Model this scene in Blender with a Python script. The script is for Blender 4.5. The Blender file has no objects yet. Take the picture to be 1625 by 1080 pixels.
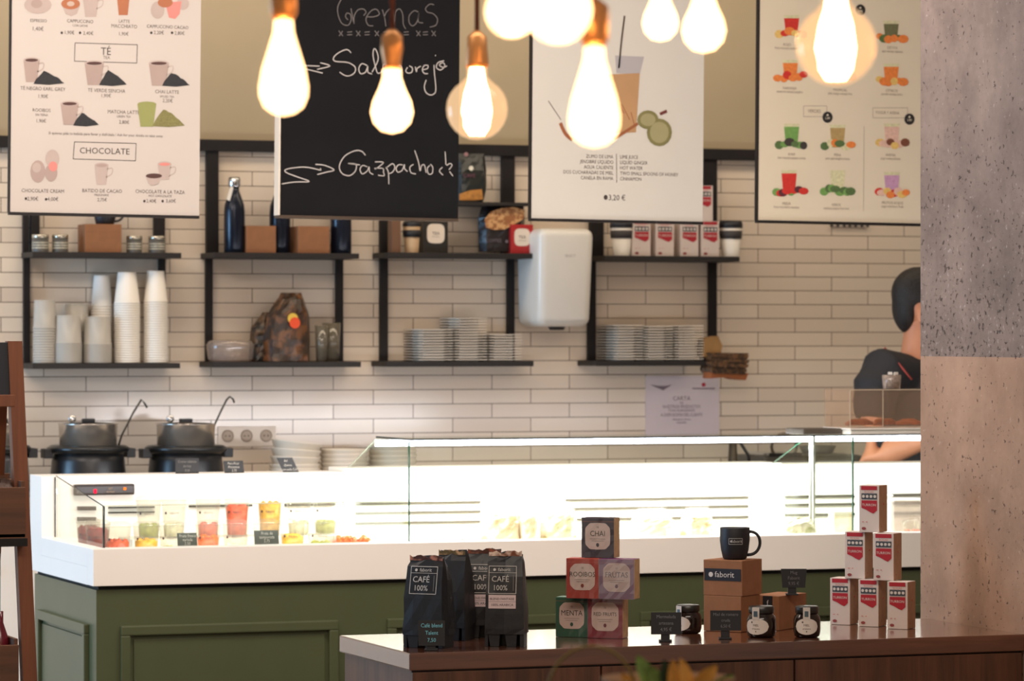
import bpy, bmesh, math, random
from mathutils import Vector, Matrix

random.seed(7)
SC = bpy.context.scene
COL = SC.collection
PI = math.pi

# ------------------------------------------------------------------ camera
F, TH, CAMH, HOR = 5900.0, math.radians(20), 1.55, 530.0    # focal length in px of the 1625 px frame, yaw, eye height, horizon row
cs, sn = math.cos(TH), math.sin(TH)
cam_d = bpy.data.cameras.new('camera'); cam = bpy.data.objects.new('camera', cam_d); COL.objects.link(cam)
cam.location = (0, 0, CAMH); cam.rotation_euler = (PI/2, 0, -TH)
cam_d.sensor_width = 36; cam_d.lens = F/1625*36; cam_d.shift_y = -(540-HOR)/1625
cam_d.clip_end = 100; cam_d.clip_start = 0.3
cam_d.dof.use_dof = True; cam_d.dof.focus_distance = 9.25; cam_d.dof.aperture_fstop = 7.0
SC.camera = cam
# ------------------------------------------------------------------ exposure
SC.view_settings.view_transform = 'Standard'; SC.view_settings.look = 'None'
SC.view_settings.exposure = 0.0; SC.view_settings.gamma = 1.0; SC.view_settings.use_curve_mapping = False
try:
    SC.cycles.use_denoising = True; SC.cycles.sample_clamp_indirect = 6; SC.cycles.max_bounces = 10
    SC.cycles.transparent_max_bounces = 40; SC.cycles.caustics_reflective = False; SC.cycles.caustics_refractive = False
except Exception: pass
# ------------------------------------------------------------------ world: the rest of the shop as a soft warm surround
W = bpy.data.worlds.new('world'); SC.world = W; W.use_nodes = True
W.node_tree.nodes['Background'].inputs[0].default_value = (1.0, 0.84, 0.70, 1); W.node_tree.nodes['Background'].inputs[1].default_value = 0.34

def area(name, loc, target, sx, sy, power, col):
    d = bpy.data.lights.new(name, 'AREA'); d.shape = 'RECTANGLE'; d.size = sx; d.size_y = sy; d.energy = power; d.color = col
    o = bpy.data.objects.new(name, d); COL.objects.link(o); o.location = loc
    o.rotation_euler = (Vector(target)-Vector(loc)).to_track_quat('-Z', 'Y').to_euler(); return o
# ceiling lamps above the aisle behind the counter and above the shop floor, daylight from the shop window to the left
area('ceiling_lamp_aisle', (3.6, 11.7, 3.15), (3.6, 12.6, 0.9), 7.0, 0.35, 46, (1.0, 0.82, 0.62))
area('ceiling_lamp_shop', (3.0, 9.3, 3.2), (3.4, 10.6, 1.0), 5.0, 0.7, 180, (1.0, 0.86, 0.76))
area('front_fill_light', (2.2, 5.6, 3.2), (3.0, 9.2, 0.9), 3.0, 0.5, 62, (1.0, 0.86, 0.74))  # added unseen fill that brightens the sideboard fronts, not a known lamp
area('shop_window_daylight', (-2.4, 11.3, 1.5), (3.0, 11.2, 1.1), 1.9, 2.2, 210, (0.36, 0.66, 1.0))

# ------------------------------------------------------------------ projection: photo pixel -> a point on a real plane
def P(px, py, Y):
    u = (px-812.5)/F; v = (HOR-py)/F; t = Y/(cs-u*sn)
    return Vector((t*(sn+u*cs), Y, CAMH+v*t))
def G(px, py, z):
    u = (px-812.5)/F; v = (HOR-py)/F; t = (z-CAMH)/v
    return Vector((t*(sn+u*cs), t*(cs-u*sn), z))
def XX(px, Y): return P(px, 0, Y).x
def ppm(px, Y):                     # pixels per metre (vertical) at that point
    u = (px-812.5)/F; return F/(Y/(cs-u*sn))

# ------------------------------------------------------------------ materials
def C(r, g, b):
    f = lambda c: (c/255/12.92 if c <= 10.3 else ((c/255+0.055)/1.055)**2.4)
    return (f(r), f(g), f(b), 1)
_M = {}
def mat(name, rgb=(200,200,200), rough=0.6, metal=0.0, var=0.06, vscale=8.0, bump=0.0, bscale=40.0, emis=None, es=0.0, alpha=1.0, spec=0.5, trans=0.0):
    if name in _M: return _M[name]
    m = bpy.data.materials.new(name); m.use_nodes = True; nt = m.node_tree; b = nt.nodes['Principled BSDF']
    col = C(*rgb)
    b.inputs['Roughness'].default_value = rough; b.inputs['Metallic'].default_value = metal; b.inputs['Specular IOR Level'].default_value = spec
    tc = nt.nodes.new('ShaderNodeTexCoord')
    n = nt.nodes.new('ShaderNodeTexNoise'); n.inputs['Scale'].default_value = vscale; n.inputs['Detail'].default_value = 4
    nt.links.new(tc.outputs['Object'], n.inputs['Vector'])
    r = nt.nodes.new('ShaderNodeValToRGB'); r.color_ramp.elements[0].position = 0.3; r.color_ramp.elements[1].position = 0.7
    r.color_ramp.elements[0].color = tuple(max(0, c*(1-var)) for c in col[:3])+(1,); r.color_ramp.elements[1].color = tuple(min(1, c*(1+var)) for c in col[:3])+(1,)
    nt.links.new(n.outputs['Fac'], r.inputs['Fac']); nt.links.new(r.outputs['Color'], b.inputs['Base Color'])
    if bump:
        n2 = nt.nodes.new('ShaderNodeTexNoise'); n2.inputs['Scale'].default_value = bscale; n2.inputs['Detail'].default_value = 3
        nt.links.new(tc.outputs['Object'], n2.inputs['Vector'])
        bp = nt.nodes.new('ShaderNodeBump'); bp.inputs['Strength'].default_value = bump; bp.inputs['Distance'].default_value = 0.01
        nt.links.new(n2.outputs['Fac'], bp.inputs['Height']); nt.links.new(bp.outputs['Normal'], b.inputs['Normal'])
    if emis: b.inputs['Emission Color'].default_value = C(*emis); b.inputs['Emission Strength'].default_value = es
    b.inputs['Alpha'].default_value = alpha; b.inputs['Transmission Weight'].default_value = trans
    _M[name] = m; return m

def glass(name, tint=(235,245,240), refl=0.10, rough=0.02, tintmix=None):
    """thin clear glass: transparent with a fresnel gloss"""
    if name in _M: return _M[name]
    m = bpy.data.materials.new(name); m.use_nodes = True; nt = m.node_tree; nt.nodes.remove(nt.nodes['Principled BSDF'])
    out = nt.nodes['Material Output']; t = nt.nodes.new('ShaderNodeBsdfTransparent'); t.inputs[0].default_value = C(*tint)
    g = nt.nodes.new('ShaderNodeBsdfGlossy'); g.inputs['Roughness'].default_value = rough
    fr = nt.nodes.new('ShaderNodeLayerWeight'); fr.inputs[0].default_value = 0.5
    pw = nt.nodes.new('ShaderNodeMath'); pw.operation = 'POWER'; pw.inputs[1].default_value = 3; nt.links.new(fr.outputs['Facing'], pw.inputs[0])
    ma = nt.nodes.new('ShaderNodeMath'); ma.operation = 'MULTIPLY_ADD'; ma.inputs[1].default_value = refl*3; ma.inputs[2].default_value = refl*.35; ma.use_clamp = True
    nt.links.new(pw.outputs[0], ma.inputs[0]); mx = nt.nodes.new('ShaderNodeMixShader')
    nt.links.new(ma.outputs[0], mx.inputs[0]); nt.links.new(t.outputs[0], mx.inputs[1]); nt.links.new(g.outputs[0], mx.inputs[2])
    last = mx.outputs[0]
    if tintmix:                      # milky plastic: part diffuse
        d = nt.nodes.new('ShaderNodeBsdfDiffuse'); d.inputs[0].default_value = C(*tintmix[0])
        m2 = nt.nodes.new('ShaderNodeMixShader'); m2.inputs[0].default_value = tintmix[1]
        nt.links.new(last, m2.inputs[1]); nt.links.new(d.outputs[0], m2.inputs[2]); last = m2.outputs[0]
    nt.links.new(last, out.inputs['Surface']); _M[name] = m; return m

def emit(name, rgb, s):
    if name in _M: return _M[name]
    m = bpy.data.materials.new(name); m.use_nodes = True; nt = m.node_tree; nt.nodes.remove(nt.nodes['Principled BSDF'])
    e = nt.nodes.new('ShaderNodeEmission'); e.inputs[0].default_value = C(*rgb); e.inputs[1].default_value = s
    nt.links.new(e.outputs[0], nt.nodes['Material Output'].inputs['Surface']); _M[name] = m; return m

def tile_mat(x0, z0):
    m = bpy.data.materials.new('glazed_tile'); m.use_nodes = True; nt = m.node_tree; b = nt.nodes['Principled BSDF']
    g = nt.nodes.new('ShaderNodeNewGeometry'); s = nt.nodes.new('ShaderNodeSeparateXYZ'); nt.links.new(g.outputs['Position'], s.inputs[0])
    ax = nt.nodes.new('ShaderNodeMath'); ax.operation = 'SUBTRACT'; ax.inputs[1].default_value = x0; nt.links.new(s.outputs[0], ax.inputs[0])
    az = nt.nodes.new('ShaderNodeMath'); az.operation = 'SUBTRACT'; az.inputs[1].default_value = z0; nt.links.new(s.outputs[2], az.inputs[0])
    c = nt.nodes.new('ShaderNodeCombineXYZ'); nt.links.new(ax.outputs[0], c.inputs[0]); nt.links.new(az.outputs[0], c.inputs[1])
    br = nt.nodes.new('ShaderNodeTexBrick'); br.offset = 0.5; br.offset_frequency = 2; br.squash = 1.0
    nt.links.new(c.outputs[0], br.inputs['Vector'])
    br.inputs['Scale'].default_value = 1.0; br.inputs['Brick Width'].default_value = TILE_W; br.inputs['Row Height'].default_value = TILE_H
    br.inputs['Mortar Size'].default_value = 0.0017; br.inputs['Mortar Smooth'].default_value = 0.3; br.inputs['Bias'].default_value = 0
    br.inputs['Color1'].default_value = C(222,208,190); br.inputs['Color2'].default_value = C(212,196,178); br.inputs['Mortar'].default_value = C(106,88,76)
    nt.links.new(br.outputs['Color'], b.inputs['Base Color'])
    b.inputs['Roughness'].default_value = 0.16
    nz = nt.nodes.new('ShaderNodeTexNoise'); nz.inputs['Scale'].default_value = 5; nt.links.new(g.outputs['Position'], nz.inputs['Vector'])
    mx = nt.nodes.new('ShaderNodeMath'); mx.operation = 'MULTIPLY'; mx.inputs[1].default_value = 0.7; nt.links.new(nz.outputs['Fac'], mx.inputs[0])
    sb = nt.nodes.new('ShaderNodeMath'); sb.operation = 'SUBTRACT'; nt.links.new(mx.outputs[0], sb.inputs[0]); nt.links.new(br.outputs['Fac'], sb.inputs[1])
    bp = nt.nodes.new('ShaderNodeBump'); bp.inputs['Strength'].default_value = 0.35; bp.inputs['Distance'].default_value = 0.004
    nt.links.new(sb.outputs[0], bp.inputs['Height']); nt.links.new(bp.outputs['Normal'], b.inputs['Normal'])
    return m

def wood_mat(name, dark, light, rough=0.4, axis='X', scale=3.0, plank=0.0):
    if name in _M: return _M[name]
    m = bpy.data.materials.new(name); m.use_nodes = True; nt = m.node_tree; b = nt.nodes['Principled BSDF']
    tc = nt.nodes.new('ShaderNodeTexCoord'); mp = nt.nodes.new('ShaderNodeMapping')
    mp.inputs['Scale'].default_value = {'X': (0.6, 9, 9), 'Z': (9, 9, 0.6)}[axis]
    nt.links.new(tc.outputs['Object'], mp.inputs[0])
    n = nt.nodes.new('ShaderNodeTexNoise'); n.inputs['Scale'].default_value = scale; n.inputs['Detail'].default_value = 8; n.inputs['Roughness'].default_value = 0.65
    nt.links.new(mp.outputs[0], n.inputs['Vector'])
    r = nt.nodes.new('ShaderNodeValToRGB'); r.color_ramp.elements[0].position = 0.3; r.color_ramp.elements[1].position = 0.72
    r.color_ramp.elements[0].color = C(*dark); r.color_ramp.elements[1].color = C(*light)
    nt.links.new(n.outputs['Fac'], r.inputs['Fac']); last = r.outputs[0]
    if plank:
        sp = nt.nodes.new('ShaderNodeSeparateXYZ'); nt.links.new(tc.outputs['Object'], sp.inputs[0])
        dv = nt.nodes.new('ShaderNodeMath'); dv.operation = 'DIVIDE'; dv.inputs[1].default_value = plank; nt.links.new(sp.outputs[0], dv.inputs[0])
        fl = nt.nodes.new('ShaderNodeMath'); fl.operation = 'FLOOR'; nt.links.new(dv.outputs[0], fl.inputs[0])
        wn = nt.nodes.new('ShaderNodeTexWhiteNoise'); wn.noise_dimensions = '1D'; nt.links.new(fl.outputs[0], wn.inputs['W'])
        mr = nt.nodes.new('ShaderNodeMapRange'); mr.inputs[3].default_value = 0.72; mr.inputs[4].default_value = 1.15; nt.links.new(wn.outputs['Value'], mr.inputs[0])
        vm = nt.nodes.new('ShaderNodeVectorMath'); vm.operation = 'SCALE'; nt.links.new(last, vm.inputs[0]); nt.links.new(mr.outputs[0], vm.inputs['Scale']); last = vm.outputs[0]
    nt.links.new(last, b.inputs['Base Color'])
    b.inputs['Roughness'].default_value = rough
    bp = nt.nodes.new('ShaderNodeBump'); bp.inputs['Strength'].default_value = 0.15; bp.inputs['Distance'].default_value = 0.003
    nt.links.new(n.outputs['Fac'], bp.inputs['Height']); nt.links.new(bp.outputs['Normal'], b.inputs['Normal'])
    _M[name] = m; return m

# ------------------------------------------------------------------ mesh builder
_TXT = {}
def text_mesh(body):
    if body in _TXT: return _TXT[body]
    cu = bpy.data.curves.new('txt', 'FONT'); cu.body = body; cu.size = 1.0; cu.align_x = 'CENTER'; cu.align_y = 'CENTER'; cu.resolution_u = 2
    o = bpy.data.objects.new('txt', cu); COL.objects.link(o)
    me = bpy.data.meshes.new_from_object(o)
    vs = [tuple(v.co) for v in me.vertices]; fs = [tuple(p.vertices) for p in me.polygons]
    bpy.data.meshes.remove(me); bpy.data.objects.remove(o); bpy.data.curves.remove(cu)
    _TXT[body] = (vs, fs); return _TXT[body]

class MB:
    def __init__(s, cv=None, y=0.0):
        s.bm = bmesh.new(); s.cv = cv or (lambda a, b: (a, b)); s.y = y
    def _tag(s, n0, m, smooth=False):
        s.bm.faces.ensure_lookup_table()
        for f in s.bm.faces[n0:]: f.material_index = m; f.smooth = smooth
        return s
    def box(s, x0, x1, y0, y1, z0, z1, m=0, bev=0.0, rz=0.0, taper=1.0):
        n0 = len(s.bm.faces)
        r = bmesh.ops.create_cube(s.bm, size=1.0)['verts']
        cx, cy, cz = (x0+x1)/2, (y0+y1)/2, (z0+z1)/2
        for v in r:
            t = taper if v.co.z > 0 else 1.0
            x, y, z = v.co.x*(x1-x0)*t, v.co.y*(y1-y0)*t, v.co.z*(z1-z0)
            v.co = (cx+x*math.cos(rz)-y*math.sin(rz), cy+x*math.sin(rz)+y*math.cos(rz), cz+z)
        if bev:
            es = list({e for v in r for e in v.link_edges})
            bmesh.ops.bevel(s.bm, geom=es, offset=bev, segments=2, affect='EDGES', profile=0.7)
        return s._tag(n0, m)
    def lathe(s, prof, c=(0,0,0), m=0, seg=24, smooth=True, ax='Z', sx=1.0, sy=1.0):
        n0 = len(s.bm.faces); rings = []
        for r, z in prof:
            ring = []
            for k in range(seg):
                a = 2*PI*k/seg; x, y, zz = r*math.cos(a)*sx, r*math.sin(a)*sy, z
                if ax == 'Y': x, y, zz = x, z, y
                if ax == 'X': x, y, zz = z, x, y
                ring.append(s.bm.verts.new((c[0]+x, c[1]+y, c[2]+zz)))
            rings.append(ring)
        for a, b in zip(rings, rings[1:]):
            for k in range(seg):
                try: s.bm.faces.new((a[k], a[(k+1) % seg], b[(k+1) % seg], b[k]))
                except ValueError: pass
        if prof[0][0] > 1e-6 and len(prof) > 2: s.bm.faces.new(rings[0][::-1])
        if prof[-1][0] > 1e-6: s.bm.faces.new(rings[-1])
        return s._tag(n0, m, smooth)
    def tube(s, pts, r, m=0, seg=8, smooth=True):
        pts = [Vector(p) for p in pts]; n = len(pts); rr = r if isinstance(r, (list, tuple)) else [r]*n
        n0 = len(s.bm.faces); rings = []; up = Vector((0.13, 0.21, 1)).normalized()
        for i, p in enumerate(pts):
            d = (pts[min(i+1, n-1)]-pts[max(i-1, 0)])
            if d.length < 1e-9: d = Vector((0, 0, 1))
            d.normalize(); a = d.cross(up)
            if a.length < 0.05: a = d.cross(Vector((1, 0, 0)))
            a.normalize(); b = d.cross(a)
            rad = rr[i]; ra, rb = rad if isinstance(rad, tuple) else (rad, rad)
            rings.append([s.bm.verts.new(p+a*ra*math.cos(2*PI*k/seg)+b*rb*math.sin(2*PI*k/seg)) for k in range(seg)])
        for a, b in zip(rings, rings[1:]):
            for k in range(seg): s.bm.faces.new((a[k], a[(k+1) % seg], b[(k+1) % seg], b[k]))
        s.bm.faces.new(rings[0][::-1]); s.bm.faces.new(rings[-1])
        return s._tag(n0, m, smooth)
    def ball(s, c, r, m=0, sub=2, sc=(1,1,1), rot=None):
        n0 = len(s.bm.faces); vs = bmesh.ops.create_icosphere(s.bm, subdivisions=sub, radius=r)['verts']
        for v in vs:
            p = Vector((v.co.x*sc[0], v.co.y*sc[1], v.co.z*sc[2]))
            if rot: p = rot @ p
            v.co = p+Vector(c)
        return s._tag(n0, m, True)
    def prism(s, pts, y0, y1, m=0, bev=0.0):            # outline in x,z extruded from y0 to y1
        n0 = len(s.bm.faces)
        a = [s.bm.verts.new((x, y0, z)) for x, z in pts]; b = [s.bm.verts.new((x, y1, z)) for x, z in pts]
        s.bm.faces.new(a); s.bm.faces.new(b[::-1])
        for k in range(len(pts)): s.bm.faces.new((a[k], b[k], b[(k+1) % len(pts)], a[(k+1) % len(pts)]))
        return s._tag(n0, m)
    # flat print on a face looking towards -Y; coordinates go through s.cv
    def poly(s, pts, m=0, dy=0.0):
        n0 = len(s.bm.faces); q = [s.cv(*p) for p in pts]
        s.bm.faces.new([s.bm.verts.new((x, s.y-dy, z)) for x, z in q]); return s._tag(n0, m)
    def disk(s, cx, cy, r, m=0, ry=None, dy=0.0, n=16):
        ry = ry or r; return s.poly([(cx+r*math.cos(2*PI*k/n), cy+ry*math.sin(2*PI*k/n)) for k in range(n)], m, dy)
    def stroke(s, pts, w, m=0, dy=0.0, smooth=True):
        if smooth and len(pts) > 2:
            q = []; p = [pts[0]]+list(pts)+[pts[-1]]
            for i in range(1, len(p)-2):
                for t in (0, .25, .5, .75):
                    q.append(tuple(0.5*((2*p[i][k])+(-p[i-1][k]+p[i+1][k])*t+(2*p[i-1][k]-5*p[i][k]+4*p[i+1][k]-p[i+2][k])*t*t+(-p[i-1][k]+3*p[i][k]-3*p[i+1][k]+p[i+2][k])*t**3) for k in (0, 1)))
            q.append(tuple(pts[-1])); pts = q
        q = [Vector(s.cv(*p)) for p in pts]; n0 = len(s.bm.faces); L = []
        for i, p in enumerate(q):
            d = q[min(i+1, len(q)-1)]-q[max(i-1, 0)]
            if d.length < 1e-9: d = Vector((1, 0))
            d.normalize(); nrm = Vector((-d.y, d.x))*w/2
            L.append((s.bm.verts.new((p.x+nrm.x, s.y-dy, p.y+nrm.y)), s.bm.verts.new((p.x-nrm.x, s.y-dy, p.y-nrm.y))))
        for a, b in zip(L, L[1:]): s.bm.faces.new((a[0], a[1], b[1], b[0]))
        return s._tag(n0, m)
    def rect_line(s, x0, y0, x1, y1, w, m=0, dy=0.0):
        for a, b in (((x0, y0), (x1, y0)), ((x1, y0), (x1, y1)), ((x1, y1), (x0, y1)), ((x0, y1), (x0, y0))): s.stroke([a, b], w, m, dy, False)
        return s
    def text(s, body, cx, cy, size, m=0, dy=0.0, wide=1.0, align='C'):     # size in metres
        vs, fs = text_mesh(body); x, z = s.cv(cx, cy); n0 = len(s.bm.faces)
        off = 0
        if align == 'R': off = -max(v[0] for v in vs)*size*wide
        if align == 'L': off = -min(v[0] for v in vs)*size*wide
        nv = [s.bm.verts.new((x+off+v[0]*size*wide, s.y-dy, z+v[1]*size)) for v in vs]
        for f in fs:
            try: s.bm.faces.new([nv[i] for i in f])
            except ValueError: pass
        return s._tag(n0, m)
    def build(s, name, mats, parent=None, loc=(0,0,0), rot=(0,0,0), recalc=False):
        if recalc: bmesh.ops.recalc_face_normals(s.bm, faces=s.bm.faces)
        me = bpy.data.meshes.new(name); s.bm.to_mesh(me); s.bm.free()
        for m in (mats if isinstance(mats, (list, tuple)) else [mats]): me.materials.append(m)
        o = bpy.data.objects.new(name, me); COL.objects.link(o); o.location = loc; o.rotation_euler = rot
        if parent: o.parent = parent
        return o

def tag(o, label=None, cat=None, group=None, kind=None):
    if label: o['label'] = label
    if cat: o['category'] = cat
    if group: o['group'] = group
    if kind: o['kind'] = kind
    return o
def thing(name, label, cat, loc=(0,0,0), rz=0.0, group=None, ry=0.0):
    o = bpy.data.objects.new(name, None); COL.objects.link(o); o.empty_display_size = 0.05
    o.location = loc; o.rotation_euler = (0, ry, rz); return tag(o, label, cat, group)
def dup(root, loc, rz=None, label=None, group=None, ms=None):
    r = root.copy(); COL.objects.link(r); r.location = loc
    if rz is not None: r.rotation_euler = (0, 0, rz)
    if label: r['label'] = label
    if group: r['group'] = group
    for ch in [c for c in bpy.data.objects if c.parent == root]:
        c = ch.copy(); COL.objects.link(c); c.parent = r
        for g in [q for q in bpy.data.objects if q.parent == ch]:
            d = g.copy(); COL.objects.link(d); d.parent = c
    return r
def structure(o): o['kind'] = 'structure'; return o
# ================================================================== the setting
YW = 12.77; TILE_W, TILE_H = 0.3025, 0.0520
zj = P(400, 619.4, YW).z; xj = XX(335, YW)
TILE = tile_mat(xj, zj-40*TILE_H)
PAINT = mat('beige_wall_paint', (166,150,122), 0.8, var=0.04, vscale=2)
ZR0, ZR1 = P(330, 240, YW).z, P(330, 222, YW).z
b = MB(); b.box(-6, 10, YW, YW+0.12, 0, ZR1-0.01, 0); b.box(-6, 10, YW, YW+0.12, ZR1-0.01, 3.3, 1)
structure(b.build('wall_back', [TILE, PAINT]))
FLOOR = mat('concrete_floor', (120,110,100), 0.45, var=0.12, vscale=3)
structure(MB().box(-6, 10, 1, YW+0.12, -0.1, 0).build('floor', FLOOR))
structure(MB().box(-6, 10, 7.1, YW+0.12, 3.3, 3.4).build('ceiling', mat('ceiling_paint', (140,128,112), 0.9)))

METAL = mat('black_painted_steel', (25,20,20), 0.6, var=0.15, bump=0.05, spec=.3)
DWOOD = wood_mat('dark_shelf_wood', (20,15,14), (34,26,22), 0.6)
o = MB().box(XX(-40, YW-0.02), 7.5, YW-0.045, YW-0.001, ZR0, ZR1, bev=0.003).build('wall_rail', METAL)
tag(o, 'long black steel rail running along the top of the tiled wall', 'rail')

# ---- concrete pillar (its left face shows)
def concrete():
    m = bpy.data.materials.new('cast_concrete'); m.use_nodes = True; nt = m.node_tree; b = nt.nodes['Principled BSDF']
    N = nt.nodes.new; L = nt.links.new
    g = N('ShaderNodeNewGeometry'); s = N('ShaderNodeSeparateXYZ'); L(g.outputs['Position'], s.inputs[0])
    n1 = N('ShaderNodeTexNoise'); n1.inputs['Scale'].default_value = 4; n1.inputs['Detail'].default_value = 8; n1.inputs['Roughness'].default_value = 0.7; L(g.outputs['Position'], n1.inputs['Vector'])
    zz = N('ShaderNodeMath'); zz.operation = 'GREATER_THAN'; zz.inputs[1].default_value = P(1530, 566, 8.74).z; L(s.outputs[2], zz.inputs[0])
    up = N('ShaderNodeValToRGB'); up.color_ramp.elements[0].color = C(94,80,74); up.color_ramp.elements[1].color = C(136,119,110); up.color_ramp.elements[0].position = .3; up.color_ramp.elements[1].position = .7
    lo = N('ShaderNodeValToRGB'); lo.color_ramp.elements[0].color = C(138,108,88); lo.color_ramp.elements[1].color = C(174,141,118); lo.color_ramp.elements[0].position = .3; lo.color_ramp.elements[1].position = .7
    L(n1.outputs['Fac'], up.inputs[0]); L(n1.outputs['Fac'], lo.inputs[0])
    mx = N('ShaderNodeMix'); mx.data_type = 'RGBA'; L(zz.outputs[0], mx.inputs[0]); L(lo.outputs[0], mx.inputs[6]); L(up.outputs[0], mx.inputs[7])
    # stones and air holes, denser in the band above the pour line
    v = N('ShaderNodeTexNoise'); v.inputs['Scale'].default_value = 60; v.inputs['Detail'].default_value = 3; v.inputs['Roughness'].default_value = 0.6; L(g.outputs['Position'], v.inputs['Vector'])
    band = N('ShaderNodeMapRange'); z0 = P(1530, 566, 8.74).z; band.inputs[1].default_value = z0; band.inputs[2].default_value = P(1530, 180, 8.74).z; band.inputs[3].default_value = 0.06; band.inputs[4].default_value = 0.0; L(s.outputs[2], band.inputs[0])
    bm_ = N('ShaderNodeMath'); bm_.operation = 'MULTIPLY'; L(band.outputs[0], bm_.inputs[0]); L(zz.outputs[0], bm_.inputs[1])
    th = N('ShaderNodeMath'); th.operation = 'SUBTRACT'; L(v.outputs['Fac'], th.inputs[0]); L(bm_.outputs[0], th.inputs[1])
    hr = N('ShaderNodeValToRGB'); hr.color_ramp.elements[0].position = .30; hr.color_ramp.elements[1].position = .37; hr.color_ramp.elements[0].color = (0.30,0.27,0.27,1); hr.color_ramp.elements[1].color = (1,1,1,1); L(th.outputs[0], hr.inputs[0])
    th2 = N('ShaderNodeMath'); th2.operation = 'ADD'; L(v.outputs['Fac'], th2.inputs[0]); L(bm_.outputs[0], th2.inputs[1])
    h2 = N('ShaderNodeValToRGB'); h2.color_ramp.elements[0].position = .67; h2.color_ramp.elements[1].position = .75; h2.color_ramp.elements[0].color = (0,0,0,1); h2.color_ramp.elements[1].color = (0.25,0.25,0.25,1); L(th2.outputs[0], h2.inputs[0])
    mul = N('ShaderNodeMix'); mul.data_type = 'RGBA'; mul.blend_type = 'MULTIPLY'; mul.inputs[0].default_value = 1; L(mx.outputs[2], mul.inputs[6]); L(hr.outputs[0], mul.inputs[7])
    ad = N('ShaderNodeMix'); ad.data_type = 'RGBA'; ad.blend_type = 'ADD'; ad.inputs[0].default_value = 0.5; L(mul.outputs[2], ad.inputs[6]); L(h2.outputs[0], ad.inputs[7])
    L(ad.outputs[2], b.inputs['Base Color']); b.inputs['Roughness'].default_value = 0.75
    bp = N('ShaderNodeBump'); bp.inputs['Strength'].default_value = 0.5; bp.inputs['Distance'].default_value = 0.006; L(hr.outputs[0], bp.inputs['Height']); L(bp.outputs['Normal'], b.inputs['Normal'])
    return m
ZT = 0.786; TY0, TY1 = 8.455, 9.02                     # sideboard top and its front and rear
TXR = XX(1558, TY0); TXL = XX(650, TY0)
PY1 = 9.06; PXL = TXR+0.002
PXL = max(PXL, 0)
b = MB(); b.box(XX(1460, PY1), XX(1460, PY1)+1.1, 7.2, PY1, 0, 3.3, bev=0.006)
pil = tag(b.build('concrete_pillar', concrete()), 'rough grey concrete pillar with a pour line, standing at the sideboard end', 'pillar')
PXL = XX(1460, PY1); TXR = PXL-0.003

# ================================================================== sideboard
WT = wood_mat('walnut_top', (70,40,30), (108,66,46), 0.17, 'X', 3)
WF = wood_mat('walnut_front', (60,38,30), (104,66,46), 0.4, 'Z', 3, plank=0.17)
_b = WT.node_tree.nodes['Principled BSDF']; _b.inputs['Coat Weight'].default_value = 1; _b.inputs['Coat Roughness'].default_value = .14; _b.inputs['Coat IOR'].default_value = 1.6
sb = thing('wooden_sideboard', 'dark walnut sideboard carrying the coffee bags, tea boxes and jars', 'sideboard', (TXL, TY0, 0))
w = TXR-TXL; d = TY1-TY0
MB().box(0, w, 0, d, ZT-0.042, ZT, bev=0.003).build('tabletop', WT, sb)
MB().box(0.012, w-0.004, 0.022, d-0.01, 0.08, ZT-0.042).build('body', WF, sb)
MB().box(0.05, w-0.05, 0.06, d-0.04, 0, 0.08).build('plinth', METAL, sb)
seams = [0.006]+[XX(p, TY0)-TXL for p in (955, 1262)]+[w-0.003]
for a, c in zip(seams, seams[1:]):
    dr = MB().box(a+0.0025, c-0.0025, 0.004, 0.024, 0.10, ZT-0.047, bev=0.0015).build('door', WF, sb)
    MB().box(c-0.06, c-0.045, -0.016, 0.004, 0.36, 0.44, bev=0.003).build('handle', METAL, dr)

# ================================================================== counter with chilled display
CY0, CY1 = 10.50, 11.33
CX0 = XX(148, CY0); CX1 = 6.2
ZL = P(148, 871, CY0).z; ZB = P(148, 930, CY0).z; ZRIM = P(300, 752, 11.17).z
GREEN = mat('sage_green_lacquer', (76,83,57), 0.38, var=0.05)
WHITE = mat('white_solid_surface', (245,241,235), 0.35, var=0.01)
INNER = mat('white_case_lining', (228,224,212), 0.5, var=0.01)
GAP = mat('shadow_gap_black', (20,20,20), 0.8)
ct = thing('display_counter', 'long green panelled counter with white top band and chilled glass display', 'counter', (CX0, CY0, 0))
L_ = CX1-CX0; D_ = CY1-CY0
MB().box(0.012, L_, 0.012, D_-0.012, 0.09, ZB-0.012).build('base', GREEN, ct)
MB().box(0.05, L_, 0.06, D_-0.05, 0, 0.09).build('plinth', METAL, ct)
MB().box(0.02, L_, 0.02, D_-0.02, ZB-0.012, ZB).build('shadow_gap', GAP, ct)
# white body: L-shaped end and a long trough
yb = 11.17-CY0; zf = ZL-0.055
b = MB(); b.box(0, L_, 0, 0.075, ZB, ZL, bev=0.002); b.box(0, L_, 0.075, yb, ZB, zf); b.box(0, 0.045, 0.07, yb, zf, ZL, bev=0.002)
b.build('white_band', WHITE, ct)
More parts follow.
